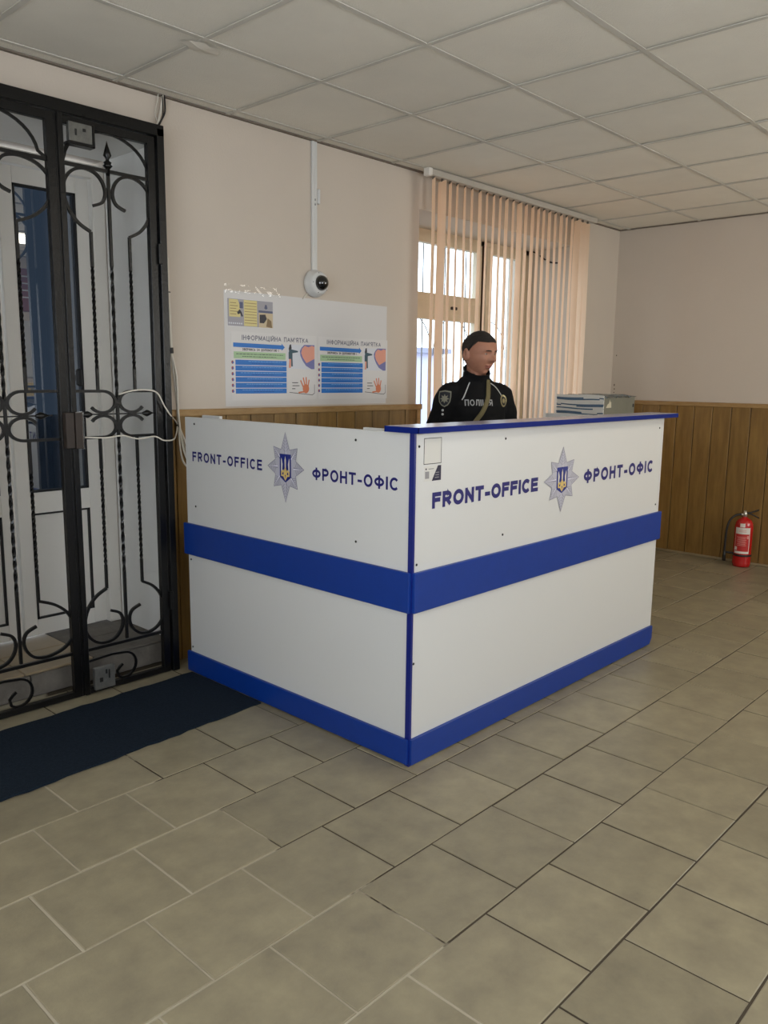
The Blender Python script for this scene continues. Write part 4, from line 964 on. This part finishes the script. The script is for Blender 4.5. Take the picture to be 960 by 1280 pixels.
for s in (-1, 1):      # ears
    rg = []
    for k in range(7):
        q = k/6; rr_ = .034*math.sin(PI*(.12+.70*q)); c_ = HP(s*(.070+.026*q), -.010-.014*q, -.008)
        rg.append([c_+HFo*rr_*.58*math.cos(a)+HUp*(rr_*1.05*math.sin(a)) for a in [2*PI*m_/16 for m_ in range(16)]])
    for rr_, l_ in ((.022, .092), (.010, .080)):
        c_ = HP(s*l_, -.020, -.004); rg.append([c_+HFo*rr_*.55*math.cos(a)+HUp*(rr_*math.sin(a)) for a in [2*PI*m_/16 for m_ in range(16)]])
    b.rings(rg)
M_skin = mat('skin', srgb(172, 120, 96), .55, var=.12, scale=40)
person = thing('person', 'person in black uniform jacket with olive strap standing behind the desk', 'person', PB)
body = b.obj('body', M_skin, person)
rm = body.modifiers.new('r', 'REMESH'); rm.mode = 'VOXEL'; rm.voxel_size = .0036; rm.use_smooth_shade = True
sm = body.modifiers.new('s', 'SMOOTH'); sm.iterations = 3; sm.factor = .5
bpy.context.view_layer.update(); modapply(body)
for p_ in body.data.polygons: p_.use_smooth = True
if not body.data.materials: body.data.materials.append(M_skin)
# hair shell, eyes, brows, lips
hs = MB(); vs = []; idx = {}
NT2, NP2 = 100, 150
for i in range(NT2+1):
    t = PI*.62*i/NT2
    for j in range(NP2):
        ph = 2*PI*j/NP2; l, f, u = math.sin(t)*math.sin(ph), math.sin(t)*math.cos(ph), math.cos(t)
        x, y, z = head_r(l, f, u); k = 1.045+.012*noise.noise(V((x*90, y*90, z*90)))
        lim = (.068-.004*abs(l)) if f > .42 else (.068-(.42-f)/.42*.060 if f > 0 else (.008-(-f)/.22*.045 if f > -.22 else -.08))
        vs.append((x, y, z, k, lim))
keep = [v[2] > v[4] for v in vs]
V3 = [HP(v[0]*v[3], v[1]*v[3], v[2]*v[3]) for v in vs]
fs = [q for q in [(i*NP2+j, i*NP2+(j+1) % NP2, (i+1)*NP2+(j+1) % NP2, (i+1)*NP2+j) for i in range(NT2) for j in range(NP2)] if all(keep[k] for k in q)]
hs.add(V3, fs, 0, True)
hair = hs.obj('hair', mat('dark hair', srgb(30, 24, 20), .7, bump=1, bscale=500), person, label='short dark hair')
so_ = hair.modifiers.new('t', 'SOLIDIFY'); so_.thickness = .005; so_.offset = -1
fc = MB()
for s in (-1, 1):
    fc.lathe([(.0003, -1), (.7, -.7), (1, 0), (.7, .7), (.0003, 1)], 14, M=Matrix.Translation(HP(s*.032, face_y(.032, .006)-.001, .006)) @ Matrix((( HL.x*.0125, HFo.x*.006, HUp.x*.0042, 0), (HL.y*.0125, HFo.y*.006, HUp.y*.0042, 0), (HL.z*.0125, HFo.z*.006, HUp.z*.0042, 0), (0, 0, 0, 1))))
fc.obj('eyes', mat('eye white', srgb(150, 140, 132), .4), person).name = 'eye_pair'
ir = MB()
for s in (-1, 1): ball(ir, HP(s*.032, face_y(.032, .006)+.001, .006), .0044, 8)
ir.obj('iris', mat('iris', srgb(50, 34, 22), .2), person)
ew = MB()
for s in (-1, 1): ew.tube([HP(s*(.014+.010*k), face_y(.014+.010*k, .023)+.001, .023+.002*math.sin(k)) for k in range(4)], [.002, .0034, .0034, .0018], 6)
ew.obj('eyebrow', mat('dark hair', srgb(30, 24, 20), .7), person)
lm = MB()
for zz_, am in ((-.0575, .0028), (-.0675, .0032)):
    lm.tube([HP(xx_, face_y(xx_, zz_)-.0008, zz_*.985-(.9*xx_*xx_ if zz_ > -.06 else -.6*xx_*xx_)) for xx_ in [-.024+.004*k for k in range(13)]], [.0008]+[am]*11+[.0008], 6)
lm.obj('lips', mat('lips', srgb(140, 78, 70), .5), person).name = 'mouth'
# trousers, shoes
tr = MB(); torso(tr, [(.86, .165, .115, 0), (.95, .165, .118, 0), (1.03, .158, .11, 0)], 24)
for s in (-1, 1): limb(tr, [B(s*.09, 0, .95), B(s*.095, .0, .70), B(s*.10, .01, .48), B(s*.105, -.01, .28), B(s*.11, -.02, .08)], [.105, .095, .075, .072, .066])
M_uni = mat('black uniform cloth', srgb(9, 9, 11), .85, spec=.25, bump=.5, bscale=220)
o = tr.obj('trousers', M_uni, person)
for s in (-1, 1):
    sh = MB(); loft(sh, [(B(s*.11, -.085, .04), Ld*.035, V((0, 0, .035))), (B(s*.11, -.03, .052), Ld*.042, V((0, 0, .048))), (B(s*.115, .06, .042), Ld*.048, V((0, 0, .038))), (B(s*.12, .15, .032), Ld*.042, V((0, 0, .028))), (B(s*.122, .185, .026), Ld*.022, V((0, 0, .018)))], 16)
    sh.obj('shoe', M_black, person)
# jacket: torso, shoulders, sleeves and stand-up collar as one cloth surface
j = MB()
torso(j, [(.93, .170, .122, 0), (1.02, .168, .122, 0), (1.12, .165, .12, 0), (1.22, .172, .125, .002), (1.30, .176, .124, .002), (1.35, .170, .112, -.004), (1.395, .140, .094, -.01), (1.425, .108, .082, -.012), (1.455, .080, .074, -.006)], 32)
for i, s in enumerate((-1, 1)):
    limb(j, [B(s*.10, -.01, 1.375), SHL[i]+V((0, 0, -.010)), (SHL[i]+ELB[i])/2, ELB[i], (ELB[i]+WRI[i])/2, WRI[i]], [.050, .064, .063, .054, .050, .042], 16)
tz = lambda k_: V((0, 0, -k_))
loft(j, [(B(0, -.008, 1.41), Ld*.090, Fd*.084), (B(0, -.004, 1.44), Ld*.078, Fd*.080+tz(.012)), (B(0, .006, 1.475), Ld*.073, Fd*.082+tz(.026)), (B(0, .012, 1.496), Ld*.074, Fd*.088+tz(.034)), (B(0, .012, 1.497), Ld*.064, Fd*.076+tz(.032)), (B(0, .006, 1.46), Ld*.058, Fd*.064+tz(.02))], 28)
jk = j.obj('jacket', M_uni, person)
rm = jk.modifiers.new('r', 'REMESH'); rm.mode = 'VOXEL'; rm.voxel_size = .007; rm.use_smooth_shade = True
sm = jk.modifiers.new('s', 'SMOOTH'); sm.iterations = 4; sm.factor = .6
bpy.context.view_layer.update(); modapply(jk)
if not jk.data.materials: jk.data.materials.append(M_uni)
for v in jk.data.vertices:           # cloth folds
    p_ = v.co; n_ = v.normal
    a_ = noise.noise(V((p_.x*9, p_.y*9, p_.z*16)))*.007+noise.noise(V((p_.x*26, p_.y*26, p_.z*34)))*.0025
    v.co = p_+n_*a_
for p_ in jk.data.polygons: p_.use_smooth = True
jk.data.update()
jv = [v.co+jk.location+PB for v in jk.data.vertices] if False else [v.co.copy() for v in jk.data.vertices]
bvh = BVHTree.FromPolygons(jv, [tuple(p_.vertices) for p_ in jk.data.polygons])
def stick(o3, d, lift=.003):
    """drop a point onto the jacket along direction d"""
    h = bvh.ray_cast(o3, d)
    if h[0] is None:
        h = bvh.find_nearest(o3)
    return h[0]-d*lift
def patch(origin, d, pts, upv=V((0, 0, 1)), lift=.003):
    """map 2D pts (screen-right, up) around origin onto the jacket"""
    r_ = d.cross(upv).normalized(); u_ = r_.cross(d)
    return [stick(origin+r_*x_+u_*y_-d*.3, d, lift) for x_, y_ in pts]
def pfan(m, origin, d, rings2, mi, lift):
    """filled patch from concentric copies of an outline so that it follows the cloth"""
    n = len(rings2); vs = []; K = 5
    for k in range(1, K+1):
        vs += patch(origin, d, [(x_*k/K, y_*k/K) for x_, y_ in rings2], lift=lift)
    c_ = patch(origin, d, [(0, 0)], lift=lift)
    fs = [(a+(k)*n, (a+1) % n+k*n, (a+1) % n+(k+1)*n, a+(k+1)*n) for k in range(K-1) for a in range(n)]+[(a, (a+1) % n, K*n) for a in range(n)]
    m.add(vs+c_, fs, mi)
dch = -Fd                                   # looking into the chest
dsl = -(yawdir(-8))                      # looking into the sleeve
shield = [(-.034, .040), (-.017, .043), (0, .046), (.017, .043), (.034, .040), (.035, .01), (.030, -.018), (.018, -.036), (0, -.046), (-.018, -.036), (-.030, -.018), (-.035, .01)]
M_pa = mat('patch grey', srgb(120, 118, 104), .8); M_pdk = mat('patch dark', srgb(24, 26, 34), .8); M_olive = mat('olive webbing', srgb(108, 98, 66), .85, bump=.6, bscale=400)
m = MB(); oS = B(-.205, .05, 1.335)
pfan(m, oS, dsl, shield, 0, .003); pfan(m, oS, dsl, [(x_*.84, y_*.84) for x_, y_ in shield], 1, .0042)
star = []
for k in range(16): a = PI/2-k*PI/8; r_ = .026 if k % 2 == 0 else .014; star.append((r_*math.cos(a), r_*math.sin(a)))
pfan(m, oS, dsl, star, 0, .0054)
m.obj('sleeve_patch', [M_pa, M_pdk], person, label='grey shield patch with star on the sleeve')
m = MB(); oC = B(.140, .05, 1.325); dC = -(yawdir(16)); ov = [(.026*math.cos(2*PI*k/16), .034*math.sin(2*PI*k/16)) for k in range(16)]
M_br = mat('badge brass', srgb(170, 158, 118), .4, metal=.5)
pfan(m, oC, dC, ov, 0, .004); pfan(m, oC, dC, [(x_*.72, y_*.72) for x_, y_ in ov], 1, .0054); pfan(m, oC, dC, [(x_*.7, y_*.7) for x_, y_ in star], 0, .0066)
m.obj('chest_badge', [M_br, M_pdk], person, label='brass oval badge on the chest')
m = MB()
def fch(x_, y_, t_): return patch(B(-.055, .05, 1.315), dch, [(x_, y_)], lift=.0035+t_)[0]
def dense(q, k=4): return [tuple(V(q[a])*(1-t_/k)+V(q[a+1])*(t_/k)) for a in range(len(q)-1) for t_ in range(k)]+[tuple(q[-1])]
old = dict(GL)
for c_ in 'ПОЛІЦІЯ': GL[c_] = (GL[c_][0], [dense(q) if len(q) < 5 else q for q in GL[c_][1]])
text(m, 'ПОЛІЦІЯ', fch, -.050, .105, -.016, .034, .17, .24, .0, 0)
m.obj('chest_lettering', mat('grey lettering', srgb(150, 150, 150), .7), person, label='grey Cyrillic lettering across the chest')
# olive strap from the neck down across the chest
def ribbon(pts, wd, name, m_, lift=.006, d=dch, label=None):
    P_ = smooth_path([V((a, b_, 0)) for a, b_ in pts], 8); vs = []
    for i_, p_ in enumerate(P_):
        t_ = (P_[min(i_+1, len(P_)-1)]-P_[max(i_-1, 0)]).normalized(); n_ = V((-t_.y, t_.x, 0))
        for q_ in (-1, -.33, .33, 1):
            w_ = p_+n_*wd/2*q_; vs.append(patch(B(0, .05, 1.3), d, [(w_.x, w_.y)], lift=lift)[0])
    k_ = len(P_); mm = MB().add(vs, [(a*4+c_, a*4+c_+1, a*4+c_+5, a*4+c_+4) for a in range(k_-1) for c_ in range(3)], 0, True)
    o_ = mm.obj(name, m_, person, label=label); sd_ = o_.modifiers.new('t', 'SOLIDIFY'); sd_.thickness = .002; return o_
ribbon([(.045, .140), (.040, .105), (.026, .045), (-.005, -.02), (-.045, -.08), (-.10, -.16)], .026, 'strap', M_olive, .007, label='olive webbing strap across the chest')
M_pipe = mat('white piping', srgb(190, 190, 190), .6)
ribbon([(-.062, .125), (-.090, .075), (-.118, .030)], .0045, 'piping', M_pipe, .0035)
ribbon([(.062, .122), (.095, .10), (.128, .055), (.142, .03)], .0045, 'piping', M_pipe, .0035)
m = MB()
for z_ in (1.272, 1.250):
    c_ = patch(B(-.215, .05, z_), dsl, [(0, 0)], lift=.004)[0]; ball(m, c_, .0065, 6)
m.obj('shoulder_stud', mat('stud silver', srgb(190, 190, 190), .4), person)
